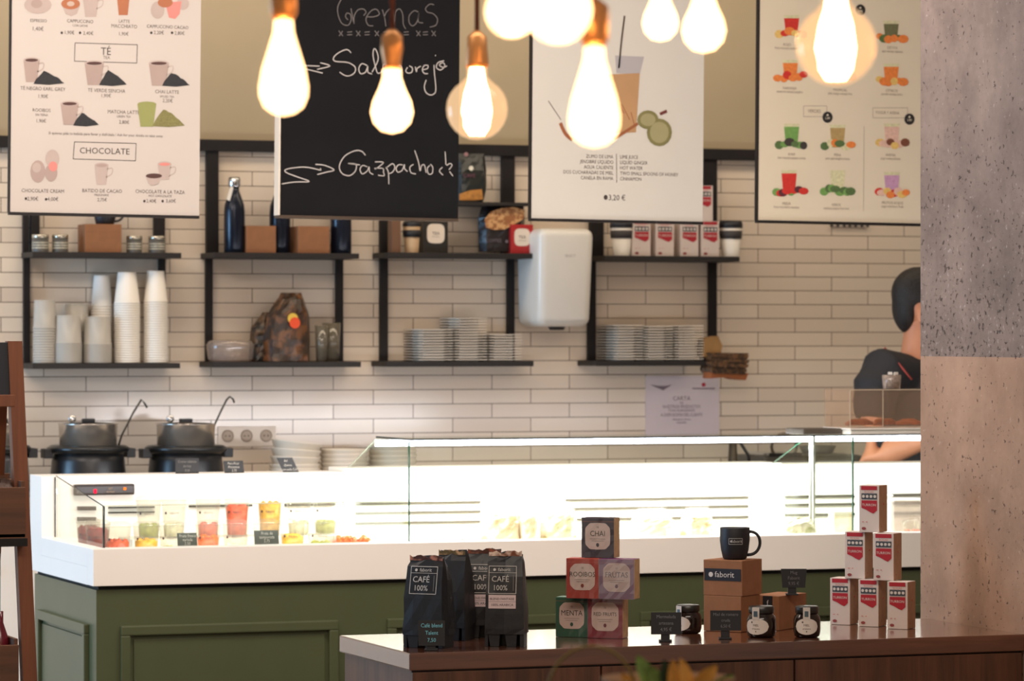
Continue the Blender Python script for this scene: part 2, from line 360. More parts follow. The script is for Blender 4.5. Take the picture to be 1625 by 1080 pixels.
# rear upstand in two pieces (the seam shows at the start of the tall case)
xs = XX(545, 11.17)-CX0; xdv = XX(1240, 11.17)-CX0
b = MB(); b.box(0, xs-0.002, yb, D_, ZB, ZRIM, bev=0.002); b.build('rear_upstand', WHITE, ct)
b = MB(); b.box(xs, xdv, yb-0.004, D_, ZB, ZRIM+0.012, bev=0.002); b.build('rear_upstand', INNER, ct)
b = MB(); b.box(xdv+0.003, L_, yb, D_, ZB, ZRIM+0.006, bev=0.002); b.build('rear_upstand', INNER, ct)
SLOT = mat('vent_slot_dark', (56,50,36), 0.8)
SLOTD = mat('vent_slot_black', (42,38,34), 0.7)
def slot(x0, y0, x1, y1, h=4, m=SLOT, Y=11.166):
    a = P(x0, y0, Y); c = P(x1, y1, Y); hh = h/2/ppm(x0, Y)
    MB().prism([(a.x-CX0, a.z-hh), (c.x-CX0, c.z-hh), (c.x-CX0, c.z+hh), (a.x-CX0, a.z+hh)], Y-CY0-0.006, Y-CY0+0.004).build('vent_slot', m, ct)
for x0, x1, rows in ((564, 762, (799, 814, 830)), (897, 1187, (793, 807, 824)), (1246, 1500, (788, 801, 817))):
    for r in rows: slot(x0, r, x1, r-(x1-x0)*0.0155, 4.2)
for r in (804, 812): slot(172, r+1, 245, r, 2.5, SLOTD)
slot(300, 803, 400, 801.5, 3, SLOT); slot(452, 801, 532, 799.5, 4, SLOT)
for r in (806, 823): slot(123, r, 152, r, 6, SLOTD)
# controller
c0 = P(117, 786, 11.16); c1 = P(213, 767, 11.16)
ctr = MB().box(c0.x-CX0, c1.x-CX0, yb-0.02, yb, c0.z, c1.z, bev=0.007).build('controller', mat('controller_black', (40,30,28), 0.35), ct)
b = MB(); q = lambda px, py: P(px, py, 11.15)
a = q(151, 779); b.box(a.x-CX0-.004, a.x-CX0+.004, yb-0.0225, yb-0.02, a.z-.006, a.z+.006)
b.build('red_digit', emit('red_led', (255,20,50), 3), ctr)
a = q(198, 775); MB().box(a.x-CX0-.004, a.x-CX0+.004, yb-0.0225, yb-0.02, a.z-.004, a.z+.004).build('indicator_lamp', emit('amber_led', (255,120,40), 2), ctr)
b = MB(y=yb-0.0222); a = q(175, 777); b.text('SET', a.x-CX0, a.z+.004, 0.009); b.text('ALARM', a.x-CX0, a.z-.006, 0.008); b.build('lettering', mat('controller_print', (150,130,110), 0.6), ctr)
# green mouldings
def moulding(x0, x1, z1, side=False):
    w_, t = 0.028, 0.016; z0 = 0.16; b = MB()
    if not side:
        for (a0, a1, c0_, c1_) in ((x0, x1, z1-w_, z1), (x0, x1, z0, z0+w_), (x0, x0+w_, z0+w_, z1-w_), (x1-w_, x1, z0+w_, z1-w_)): b.box(a0, a1, 0.012-t, 0.013, c0_, c1_, bev=0.004)
        b.box(x0+w_+.012, x1-w_-.012, 0.006, 0.013, z0+w_+.012, z1-w_-.012, bev=0.002)
    else:
        for (a0, a1, c0_, c1_) in ((x0, x1, z1-w_, z1), (x0, x1, z0, z0+w_), (x0, x0+w_, z0+w_, z1-w_), (x1-w_, x1, z0+w_, z1-w_)): b.box(0.012-t, 0.013, a0, a1, c0_, c1_, bev=0.004)
        b.box(0.006, 0.013, x0+w_+.012, x1-w_-.012, z0+w_+.012, z1-w_-.012, bev=0.002)
    b.build('panel_moulding', GREEN, ct)
zp = P(192, 993, CY0).z; xa = XX(192, CY0)-CX0; xb = XX(537, CY0)-CX0; pitch = XX(615, CY0)-XX(192, CY0)
for k in range(6): moulding(xa+k*pitch, xb+k*pitch, zp)
moulding(0.10, D_-0.10, zp, True)

# glass
GL = glass('case_glass', (250,253,250), 0.10); GE = mat('green_glass_edge', (30,92,70), 0.15, emis=None, var=0.02)
GE2 = mat('pale_glass_edge', (150,165,140), 0.2); 
yg = 10.555-CY0; zt = P(648, 700, 10.56).z; ytop = 10.87-CY0
xg = XX(648, 10.56)-CX0; xdiv = XX(1352, 10.56)-CX0; ye = yb-0.005
# low open case: short front pane and a sloping side pane
zl = P(164, 803, 10.56).z; xl = XX(164, 10.56)-CX0
ez = 0.004
MB().box(xl, xg-0.01, yg, yg+ez, ZL, zl).build('glass_front_low', GL, ct)
MB().box(xl, xg-0.01, yg, yg+ez, zl, zl+0.0025).build('glass_edge', mat('bright_glass_edge', (215,225,205), 0.2), ct)
def side_pane(x, prof, name, mt):                      # prof in y,z
    b = MB(); n0 = 0
    a = [b.bm.verts.new((x, y, z)) for y, z in prof]; c = [b.bm.verts.new((x+ez, y, z)) for y, z in prof]
    b.bm.faces.new(a[::-1]); b.bm.faces.new(c)
    for k in range(len(prof)): b.bm.faces.new((a[k], a[(k+1) % len(prof)], c[(k+1) % len(prof)], c[k]))
    return b.build(name, mt, ct)
side_pane(xl, [(yg, ZL), (ye, ZL), (ye, ZRIM), (yg, zl)], 'glass_side_low', GL)
DE = mat('dark_glass_edge', (28,40,38), 0.25)
MB().tube([(xl, yg, ZL), (xl, yg, zl)], 0.0036, seg=4).build('glass_edge', DE, ct)
MB().tube([(xl, yg, zl), (xl, ye, ZRIM)], 0.0018, seg=4).build('glass_edge', DE, ct)
MB().tube([(XX(88,11.16)-CX0, ye, ZL), (XX(88,11.16)-CX0, ye, ZRIM-.003)], 0.002, seg=4).build('glass_edge', DE, ct)
# tall case
MB().box(xg, L_, yg, yg+ez, ZL, zt).build('glass_front', GL, ct)
MB().box(xg, L_, yg, ytop, zt, zt+0.005).build('glass_top', GL, ct)
side_pane(xg, [(yg, zf), (ye, zf), (ye, ZRIM+.012), (ytop, zt), (yg, zt)], 'glass_side', GL)
side_pane(xdiv, [(yg, zf), (ye, zf), (ye, ZRIM+.012), (ytop, zt), (yg, zt)], 'glass_side', GL)
MB().tube([(xg, yg-.001, ZL), (xg, yg-.001, zt)], 0.0028, seg=4).build('glass_edge', GE, ct)
MB().tube([(xg, ytop, zt), (xg, ye, ZRIM+.012)], 0.0016, seg=4).build('glass_edge', GE2, ct)
MB().tube([(xdiv, yg-.001, ZL), (xdiv, yg-.001, zt)], 0.0032, seg=4).build('glass_edge', GE, ct)
MB().tube([(xdiv, ytop, zt), (xdiv, ye, ZRIM+.012)], 0.0022, seg=4).build('glass_edge', GE, ct)
MB().box(xg, L_, yg-0.001, yg+0.004, zt+0.003, zt+0.0075).build('glass_edge', DE, ct)
MB().box(xg-.002, xg+.004, yg, ytop, zt+0.003, zt+0.0075).build('glass_edge', DE, ct)
st = MB(); st.box(xdiv-0.004, xdiv+0.004, ytop-0.028, ytop-0.022, zf, zt); st.box(xdiv-0.004, xdiv+0.004, ytop-0.004, ytop+0.002, zf, zt)
st.build('support_post', mat('brushed_steel', (200,200,190), 0.35, .6), ct)
zl1 = zt-0.004; 
lb = MB().box(xg-0.005, L_-0.05, ytop-0.022, ytop, zl1-0.019, zl1, bev=0.002).build('light_bar', emit('cool_led', (236,236,255), 13), ct)
def lamp_strip(x0, x1, Y, z, power, tgt, name='case_light'):
    l = area(name, (CX0+(x0+x1)/2, CY0+Y, z), (CX0+(x0+x1)/2, CY0+tgt[0], tgt[1]), x1-x0, 0.015, power, (0.96, 0.96, 1.0)); return l
lamp_strip(xg, xdv, ytop-0.011, zl1-0.023, 38, (yb-0.22, 0.86))
lamp_strip(xdv+0.02, L_-0.2, ytop-0.011, zl1-0.023, 4, (yb-0.22, 0.86), 'case_light_right')
# area light behind the low front pane, no strip modelled, lighting the trough
lamp_strip(0.12, xg-0.05, yg+0.012, zl-0.006, 3.2, (yb-0.05, 1.0), 'case_light_low')

# ================================================================== back bench behind the aisle
BY0 = 12.20; ZBN = 0.90
bb = thing('back_bench', 'long white back bench against the tiled wall carrying kettles and bowls', 'bench', (-1.0, BY0, 0))
MB().box(0, 9, 0, YW-BY0-0.003, ZBN-0.04, ZBN, bev=0.003).build('worktop', mat('bench_top', (200,192,180), 0.3), bb)
for k in range(9): 
    dr = MB().box(k+0.01, k+0.99, 0.02, YW-BY0-0.01, 0.08, ZBN-0.04, bev=0.003).build('cabinet_door', WHITE, bb)
    MB().box(k+0.4, k+0.6, 0.004, 0.02, 0.76, 0.775, bev=0.002).build('handle', METAL, dr)

# ================================================================== wall shelf units
YF = YW-0.185                                     # shelf front edge
def shelf_unit(label, xl_, xr_, ztop_px, zbot_px, xl2, xr2, posts, cx, ups, extra=None):
    """xl_/xr_: px of the front edge ends of the top shelf, xl2/xr2 of the bottom shelf; posts: px of the lower wall posts; ups: px of the upper posts"""
    X0 = XX(xl_, YF); th = 0.019
    zt_ = P(cx, ztop_px, YF).z; zb_ = P(cx, zbot_px, YF).z
    r = thing('wall_shelf', label, 'shelf', (X0, YF, 0))
    MB().box(0, XX(xr_, YF)-X0, 0, YW-YF-.002, zt_-th, zt_, bev=0.002).build('shelf_board', DWOOD, r)
    MB().box(XX(xl2, YF)-X0, XX(xr2, YF)-X0, 0, YW-YF-.002, zb_-th, zb_, bev=0.002).build('shelf_board', DWOOD, r)
    for a, c, fr in posts:
        Y = YF+0.012 if fr else YW-0.024
        MB().box(XX(a, Y)-X0, XX(c, Y)-X0, Y-YF-(0.01 if fr else 0), Y-YF+0.022-(0.01 if fr else 0), zb_-0.001, zt_-th+.001, bev=0.002).build('post', METAL, r)
    for a, c in ups:
        MB().box(XX(a, YW-.03)-X0, XX(c, YW-.03)-X0, YW-.032-YF, YW-.008-YF, zt_, ZR1-.004, bev=0.002).build('post', METAL, r)
    return r, zt_, zb_
u1, z1t, z1b = shelf_unit('leftmost black wall shelf holding paper cups and small tins', 52, 288, 400, 576, 52, 286, [(38, 48, 0), (253, 263, 0)], 160, [(37, 46), (49, 63), (245, 262)])
u2, z2t, z2b = shelf_unit('black wall shelf with cookie bags and dark bottles, second from the ladder stand', 340, 570, 401, 574, 338, 573, [(327, 338, 0), (534, 545, 0)], 450, [(328, 347), (534, 546)])
u3, z3t, z3b = shelf_unit('black wall shelf left of the towel dispenser with white plates below', 616, 849, 401, 573, 614, 847, [(604, 616, 0), (806, 817, 0)], 730, [(604, 621), (797, 817)])
u4, z4t, z4b = shelf_unit('black wall shelf beside the towel dispenser with red cartons on top', 960, 1174, 406, 572, 945, 1122, [(934, 946, 0), (1126, 1138, 0)], 1060, [(937, 958), (1117, 1138)])
# small upper shelf in unit three
MB().box(XX(722, YF)-XX(616, YF), XX(845, YF)-XX(616, YF), 0.02, YW-YF-.002, P(780, 323, YF).z-.006, P(780, 323, YF).z+.006).build('shelf_board', DWOOD, u3)

# ================================================================== shelf goods
KRAFT = mat('kraft_card', (142,95,62), 0.8, var=0.08, vscale=30, bump=0.1)
NAVY = mat('navy_steel', (15,24,40), 0.25, 0.3); STEEL = mat('polished_steel', (200,200,200), 0.18, 1.0, var=0.02)
BLACK = mat('matt_black', (27,27,32), 0.5, var=0.1)
PAPERW = mat('white_paper', (226,220,210), 0.7, var=0.02)
INK = mat('grey_ink', (92,84,80), 0.8); INKB = mat('black_ink', (40,36,36), 0.8)
RED = mat('print_red', (164,28,42), 0.55, var=0.05)
def sbox(name, label, cat, x0, x1, y0, y1, z, Y, m, dep=0.1, group=None, rz=0, bev=0.002):
    """a box whose front face covers px x0..x1, rows y0..y1, standing on height z at front plane Y"""
    X0, X1 = XX(x0, Y), XX(x1, Y); h = (y1-y0)/ppm((x0+x1)/2, Y)
    r = thing(name, label, cat, ((X0+X1)/2, Y, z), rz, group)
    MB().box(-(X1-X0)/2, (X1-X0)/2, 0, dep, 0, h, bev=bev).build('body', m, r)
    return r, X1-X0, h
YS = YF+0.03
# --- unit 1 top
r, w_, h_ = sbox('cardboard_box', 'small brown cardboard box with a dark mug on it, under the coffee menu', 'box', 135, 193, 355, 400, z1t, YS, KRAFT, 0.11)
MB().box(-w_/2+.001, w_/2-.001, -.0006, 0.0004, h_*0.72, h_*0.725).build('lid_seam', mat('kraft_shadow', (120,78,48), .8), r)
def mug(name, label, loc, rz, s=1.0, logo=False, m=BLACK):
    r = thing(name, label, 'mug', loc, rz)
    R = 0.0405*s; H = 0.085*s
    MB().lathe([(R*.72, 0), (R*.80, .004*s), (R*.92, H*.3), (R, H*.6), (R, H*.98), (R*.99, H), (R*.93, H*.99), (R*.93, H*.5), (R*.7, .008*s), (0, .008*s)], m=0, seg=32).build('body', m, r)
    MB().tube([(R*(.93-.11*k/14+.80*math.sin(PI*k/14)**.8), 0, H*(.50+.37*math.cos(PI*k/14))) for k in range(15)], .0042*s, seg=8).build('handle', m, r)
    MB().lathe([(R*.935, H*.93), (0, H*.93)]).build('drink', mat('dark_coffee', (70,45,30), .2), r)
    if logo:
        b = MB(); n = 10                           # printed frame and name wrapped around the front
        wd, zc = .037*s, H*.58
        def cv(a, z): return a, z
        c = MB(y=0); [c.stroke([(-wd/2+wd*i/10, zc+s_*.0075) for i in range(11)], .0009, 0, 0, False) for s_ in (-1, 1)]; [c.stroke([(s_*wd/2, zc-.0075), (s_*wd/2, zc+.0075)], .0009, 0, 0, False) for s_ in (-1, 1)]; c.text('faborit', .003, zc, .0108); c.disk(-wd/2+.006, zc, .0028)
        for v in c.bm.verts:
            a = v.co.x/R-PI/2; v.co.x, v.co.y = (R+.0006)*math.cos(a), (R+.0006)*math.sin(a)
        c.build('lettering', mat('silver_print', (190,188,185), .5), r)
    return r
mug('mug', 'dark mug partly hidden by the coffee menu, on the cardboard box', (XX(167, YS+.05), YS+.055, z1t+h_+.0005), 0)
def tin(x0, x1, y0, label):
    Y = YS+.03; R = (XX(x1, Y)-XX(x0, Y))/2; h = (398-y0)/ppm(x0, Y)
    r = thing('spice_tin', label, 'tin', ((XX(x0, Y)+XX(x1, Y))/2, Y, z1t), 0, 'small tins on the leftmost shelf')
    MB().lathe([(R, 0), (R, h*.78)], m=0).build('body', mat('tin_dark', (86,84,80), .4, var=.3, vscale=60), r)
    MB().lathe([(R*.98, h*.78), (R*1.02, h*.8), (R*1.02, h*.97), (R*.97, h), (0, h)]).build('lid', mat('tin_lid', (190,182,165), .25, .8), r)
    b = MB(); 
    for k in range(3): b.lathe([(R*1.015, h*(.2+.15*k)), (R*1.015, h*(.27+.15*k))], seg=24)
    b.build('label', mat('tin_label', (168,165,150), .6, var=.3, vscale=90), r)
tin(51, 77, 370, 'small steel-lidded tin nearest the shelf post end, left of its neighbour')
tin(83, 108, 370, 'small steel-lidded tin between another tin and the cardboard box')
tin(201, 225, 371, 'small steel-lidded tin just right of the cardboard box')
tin(236, 262, 371, 'rightmost small steel-lidded tin on the leftmost shelf')
# --- cups
def cup_mesh(rim, base, h, seg=20, lip=True):
    b = MB(); p = [(base*.97, h), (base, h-.002), (rim, .006)]           # inverted cup: base up
    if lip: p += [(rim+.0022, .005), (rim+.0026, .002), (rim+.001, 0)]
    p += [(rim-.001, 0.001), (base-.001, h-.004)]
    b.lathe(p, seg=seg); return b
def cup_stack(x0, x1, ytop, n, label, group, m, Y, z, h=0.11, ratio=.70, inv=True):
    R = (XX(x1, Y)-XX(x0, Y))/2; cx = (XX(x0, Y)+XX(x1, Y))/2
    tot = P((x0+x1)/2, ytop, Y).z-z; step = (tot-h)/max(1, n-1)
    o = cup_mesh(R-.0025, R*ratio, h).build('paper_cup' if m is CUPW else 'plastic_cup', m); tag(o, label, 'cup', group)
    if not inv: o.rotation_euler = (PI, 0, 0)
    zz = z+.0005 if inv else z+h+.0005
    o.location = (cx, Y, zz)
    for k in range(1, n):
        c = o.copy(); COL.objects.link(c); c.location = (cx, Y, zz+k*step)
CUPW = mat('cup_paper', (238,232,222), .55, var=.01)
CUPT = glass('milky_plastic', (238,236,232), .10, .2, ((226,222,214), .42))
cup_stack(181, 222, 432, 26, 'white paper cup in the tall upside-down stack between clear tubs and the end stack', 'middle stack of paper cups', CUPW, YS+.04, z1b)
cup_stack(228, 266, 430, 26, 'white paper cup in the tall upside-down stack at the shelf end', 'end stack of paper cups', CUPW, YS+.04, z1b)
cup_stack(144, 179, 437, 22, 'white cup in the stack standing behind the clear plastic tubs', 'rear stack of white cups', CUPW, YS+.115, z1b)
for (a, c, t, dy, n, w1) in ((52, 90, 476, .05, 14, 'nearest the shelf post'), (100, 142, 482, .11, 14, 'behind the front row of plastic cups'), (86, 130, 500, .03, 12, 'second from the shelf post'), (132, 177, 502, .03, 12, 'beside the tall paper cups')):
    cup_stack(a, c, t, n, 'milky plastic cup in the stack '+w1, 'plastic cups '+w1, CUPT, YS+dy, z1b, h=.10, ratio=.86)
# --- unit 2 top
def bottle(x0, x1, ytop, z, Y, label, tagged=False):
    R = (XX(x1, Y)-XX(x0, Y))/2; H = P((x0+x1)/2, ytop, Y).z-z
    r = thing('steel_bottle', label, 'bottle', ((XX(x0, Y)+XX(x1, Y))/2, Y, z))
    MB().lathe([(R*.95, 0), (R, .004), (R, H*.55), (R*.93, H*.64), (R*.62, H*.76), (R*.45, H*.82), (R*.45, H*.87)]).build('body', NAVY, r)
    MB().lathe([(R*.56, H*.87), (R*.58, H*.875), (R*.58, H*.97), (R*.5, H), (0, H)]).build('cap', STEEL, r)
    if tagged:
        b = MB(); b.prism([(-R*1.05, H*.70), (-R*.7, H*.68), (-R*.35, H*.86), (-R*.62, H*.88)], -R*.9, -R*.9+.001).build('paper_tag', PAPERW, r)
bottle(356, 388, 281, z2t, YS+.04, 'dark blue steel bottle with silver cap and white tag', True)
bottle(428, 460, 283, z2t, YS+.06, 'dark bottle standing behind the chalkboard, between two cardboard boxes')
bottle(525, 557, 290, z2t, YS+.04, 'dark bottle right of the second cardboard box, its top hidden by the chalkboard')
sbox('cardboard_box', 'small brown cardboard box beside the dark blue bottle', 'box', 391, 438, 356, 399, z2t, YS, KRAFT, .10)
sbox('cardboard_box', 'small brown cardboard box between two dark bottles', 'box', 473, 523, 356, 399, z2t, YS, KRAFT, .10)
# --- unit 2 bottom: clear tub, cookie bags, glasses
CLEAR = glass('clear_plastic', (225,215,205), .20, .12, ((215,200,190), .28))
Y = YS+.05; R = (XX(406, Y)-XX(331, Y))/2
r = thing('plastic_tub', 'low clear plastic tub at the post end of the cookie shelf', 'tub', (XX(368, Y), Y+.02, z2b))
MB().lathe([(R*.86, 0), (R*.93, .01), (R, .055), (R*1.0, .06), (R*.9, .072), (R*.85, .076), (0, .078)], seg=28, sy=.8).build('body', CLEAR, r)
def crinkle(outline, y0, y1, name, mats, r, seed=1, amp=.008, nx=8, nz=12, loc=(0,0,0)):
    """soft bag: outline = list of (z, xleft, xright); lens-shaped depth"""
    rnd = random.Random(seed); b = MB(); rows = []
    for i in range(nz+1):
        t = i/nz*(len(outline)-1); k = min(int(t), len(outline)-2); f = t-k
        z, xl_, xr_ = [outline[k][j]*(1-f)+outline[k+1][j]*f for j in range(3)]
        row = []
        for s_ in (0, 1):
            for j in range(nx+1):
                u = j/nx if s_ == 0 else 1-j/nx
                dpt = (y1-y0)/2*(1-(2*u-1)**4)**.5*(1 if i < nz*.6 else 1-.85*((i/nz-.6)/.4))
                yy = (y0+y1)/2+(-dpt if s_ == 0 else dpt)+rnd.uniform(-amp, amp)*.5
                if s_ == 1 and j in (0, nx): continue
                row.append(b.bm.verts.new((xl_+(xr_-xl_)*u+rnd.uniform(-amp, amp)*.3*(0 < u < 1), yy, z+rnd.uniform(-amp, amp)*.4*(0 < i < nz))))
        rows.append(row)
    n = len(rows[0])
    for a, c in zip(rows, rows[1:]):
        for j in range(n):
            f = b.bm.faces.new((a[j], a[(j+1) % n], c[(j+1) % n], c[j]))
    b.bm.faces.new(rows[0][::-1]); b.bm.faces.new(rows[-1])
    for f in b.bm.faces: f.smooth = False
    return b.build(name, mats, r, loc, recalc=True)
def cookie_mat():
    m = mat('cookie_bag', (74,48,32), .3, var=.5, vscale=25, bump=.6, bscale=60); return m
def px_outline(pts, Y, z, cx):            # pts: (row px, left px, right px)
    X0 = XX(cx, Y); return [(P(cx, a, Y).z-z, XX(b_, Y)-X0, XX(c_, Y)-X0) for a, b_, c_ in pts]
def two_tone(name, c1, c2, sc=30, rough=.35, bump=.5):
    if name in _M: return _M[name]
    m = bpy.data.materials.new(name); m.use_nodes = True; nt = m.node_tree; b = nt.nodes['Principled BSDF']
    tc = nt.nodes.new('ShaderNodeTexCoord'); n = nt.nodes.new('ShaderNodeTexNoise'); n.inputs['Scale'].default_value = sc; n.inputs['Detail'].default_value = 3
    nt.links.new(tc.outputs['Object'], n.inputs['Vector']); r = nt.nodes.new('ShaderNodeValToRGB'); r.color_ramp.elements[0].position = .45; r.color_ramp.elements[1].position = .58
    r.color_ramp.elements[0].color = C(*c1); r.color_ramp.elements[1].color = C(*c2); nt.links.new(n.outputs['Fac'], r.inputs[0]); nt.links.new(r.outputs[0], b.inputs['Base Color'])
    b.inputs['Roughness'].default_value = rough
    bp = nt.nodes.new('ShaderNodeBump'); bp.inputs['Strength'].default_value = bump; bp.inputs['Distance'].default_value = .01; nt.links.new(n.outputs['Fac'], bp.inputs['Height']); nt.links.new(bp.outputs[0], b.inputs['Normal'])
    _M[name] = m; return m
COOKIE = two_tone('cookies_in_film', (58,42,30), (112,72,42), 22)
r = thing('cookie_bag', 'tall brown bag of cookies with a round orange and yellow sticker', 'bag', (XX(462, YS), YS, z2b))
crinkle(px_outline([(573, 424, 498), (540, 424, 498), (500, 430, 497), (475, 446, 488), (464, 452, 484)], YS, z2b, 462), 0, .10, 'body', COOKIE, r, 3)
b = MB(y=-.006); q = lambda a, c: (XX(a, YS)-XX(462, YS), P(462, c, YS).z-z2b)
b.disk(*q(464, 505), .019, 0, dy=0); b.disk(*q(467, 512), .020, 1, dy=.001); b.build('sticker', [mat('sticker_yellow', (236,200,80), .5), mat('sticker_orange', (238,84,40), .5, emis=None)], r)
Y = YS+.03
r = thing('cookie_bag', 'smaller dark bag of cookies leaning against the tall bag', 'bag', (XX(420, Y), Y+.02, z2b))
crinkle(px_outline([(573, 402, 436), (545, 403, 438), (520, 406, 440), (495, 424, 440)], Y, z2b, 420), 0, .08, 'body', two_tone('dark_cookies', (34,32,30), (92,66,44), 22), r, 5)
for x0, x1, yt, dy, lb_ in ((500, 520, 516, .03, 'slim clear drinking glass touching the cookie bag'), (512, 540, 512, .07, 'wider clear drinking glass behind the slim one by the shelf post')):
    Y = YS+dy; R = (XX(x1, Y)-XX(x0, Y))/2; H = P(x0, yt, Y).z-z2b
    tag(MB().lathe([(R*.8, 0), (R, H), (R-.002, H), (R*.8-.002, .006), (0, .006)]).build('drinking_glass', glass('tumbler', (200,195,180), .25, .05, ((190,180,160), .22)), None, ((XX(x0, Y)+XX(x1, Y))/2, Y, z2b)), lb_, 'glass')
# --- unit 3 top
Y = YS+.03; R = (XX(667, Y)-XX(640, Y))/2; H = P(650, 351, Y).z-z3t
r = thing('takeaway_cup', 'beige takeaway cup with black band and lid, under the chalkboard edge', 'cup', (XX(653.5, Y), Y, z3t))
MB().lathe([(R*.75, 0), (R*.98, H*.84)]).build('body', mat('cup_beige', (190,160,125), .6), r)
MB().lathe([(R*.9, H*.5), (R*1.0, H*.5), (R*1.03, H*.72), (R*.95, H*.72)]).build('sleeve', BLACK, r)
MB().lathe([(R*1.03, H*.84), (R*1.03, H*.92), (R*.9, H), (0, H)]).build('lid', BLACK, r)
sbox('wooden_block', 'narrow brown wooden block between shelf post and beige takeaway cup', 'block', 622, 636, 348, 399, z3t, YS, mat('brown_wood_block', (110,76,52), .6), .05)
def label_box(name, label, x0, x1, y0, y1, z, Y, m, dep=.08, txt=None, group=None):
    r, w_, h_ = sbox(name, label, 'tea box', x0, x1, y0, y1, z, Y, m, dep, group)
    b = MB(y=-.0008); k = .36*min(w_, h_*.8)
    zc = h_*.56; pts = []
    for i in range(24):
        a = 2*PI*i/24; rr = k*(1+.12*abs(math.cos(2*a))**.5*0); ex = .55
        pts.append((k*math.copysign(abs(math.cos(a))**ex, math.cos(a)), zc+k*1.05*math.copysign(abs(math.sin(a))**ex, math.sin(a))))
    b.poly(pts); b.build('paper_label', mat('label_cream', (226,212,196), .7), r)
    b = MB(y=-.0014); b.text(txt or 'TEA', 0, zc, .016); b.stroke([(-.015, zc-.012), (.015, zc-.012)], .001, 0, 0, False); b.build('lettering', INK, r)
    return r
label_box('tea_box', 'black tea box with a cream label, next to the beige takeaway cup', 672, 711, 344, 399, z3t, YS+.02, mat('dark_olive_box', (38,34,30), .4))
label_box('tea_box', 'red tea box with a cream label at the shelf end by the towel dispenser', 811, 846, 353, 399, z3t, YS, mat('tea_red', (170,32,34), .45))
Y = YS+.02
r = thing('biscuit_bag', 'black biscuit bag printed with a golden biscuit picture, beside the red tea box', 'bag', (XX(800, Y), Y, z3t))
crinkle(px_outline([(399, 765, 832), (370, 764, 836), (345, 764, 838), (325, 770, 836)], Y, z3t, 800), 0, .07, 'body', mat('bag_black_gloss', (32,26,27), .3, bump=.3, bscale=30), r, 8, amp=.003)
b = MB(y=-.006); q = lambda a, c: (XX(a, Y)-XX(800, Y), P(800, c, Y).z-z3t)
b.poly([q(*p) for p in ((768,348),(778,336),(795,330),(815,328),(832,333),(830,347),(815,356),(800,364),(782,365),(770,361))]); b.build('printed_biscuit', two_tone('biscuit_print', (150,96,56), (206,160,108), 60, .5, .1), r)
b = MB(y=-.0066); b.disk(*q(803, 383), .006); b.text('COFFEE', *q(782, 382), .018); b.build('lettering', mat('faint_print', (110,100,110), .6), r)
Y = YF+.05; zsh = P(780, 323, YF).z+.006
r = thing('coffee_bag', 'tall black coffee bag with a white dot and gold foot on the small upper shelf', 'bag', (XX(750, Y), Y, zsh))
crinkle(px_outline([(322, 727, 770), (300, 727, 776), (270, 727, 776), (243, 729, 773)], Y, zsh, 750), 0, .06, 'body', mat('bag_green_black', (30,34,32), .35, bump=.3, bscale=30), r, 9, amp=.003)
b = MB(y=-.005); q = lambda a, c: (XX(a, Y)-XX(750, Y), P(750, c, Y).z-zsh)
b.disk(*q(747, 267), .009, 0); b.poly([q(*p) for p in ((728,318),(728,308),(745,302),(764,300),(766,316),(750,318))], 1); b.text('CAFE', *q(744, 279), .02, 2); b.disk(*q(739, 245), .008, 3)
b.build('printed_marks', [mat('print_white', (226,222,205), .6), mat('print_gold', (176,120,54), .5, var=.3, vscale=60), mat('print_plum', (110,60,78), .6), mat('print_pink', (150,110,112), .6)], r)
# --- plates
PLW = mat('plate_white', (234,224,210), .3, var=.01)
def plate_stack(x0, x1, ytop, n, z, Y, label, group, dep=.17):
    w_ = XX(x1, Y)-XX(x0, Y); tot = P((x0+x1)/2, ytop, Y).z-z; step = tot/n
    b = MB(); t = step
    b.box(-w_/2+.026, w_/2-.026, .026, dep-.026, 0.0002, t*.5); b.box(-w_/2, w_/2, 0, dep, t*.45, t*.72, bev=t*.08)
    o = b.build('square_plate', PLW); tag(o, label, 'plate', group); X0 = (XX(x0, Y)+XX(x1, Y))/2
    rnd = random.Random(int(x0))
    for k in range(n):
        c = o if k == 0 else o.copy()
        if k: COL.objects.link(c)
        c.location = (X0+rnd.uniform(-.0012, .0012), Y+rnd.uniform(-.001, .001), z+k*step)
PY = YF+.006
plate_stack(664, 719, 521, 12, z3b, PY, 'white square plate in the stack closest to the left post of the dispenser-side shelf', 'left plate stack on the third shelf')
plate_stack(722, 773, 503, 16, z3b, PY, 'white square plate in the tallest plate stack', 'tallest plate stack')
plate_stack(777, 828, 529, 10, z3b, PY, 'white square plate in the lowest stack under the red tea box', 'lowest plate stack')
plate_stack(974, 1020, 514, 13, z4b, PY, 'white square plate in the stack closest to the towel dispenser', 'plate stack beside the dispenser')
plate_stack(1023, 1068, 516, 13, z4b, PY, 'white square plate in the middle stack under the red cartons', 'middle plate stack of the fourth shelf')
plate_stack(1071, 1117, 515, 13, z4b, PY, 'white square plate in the stack beside the brown paper bags', 'plate stack beside the brown bags')
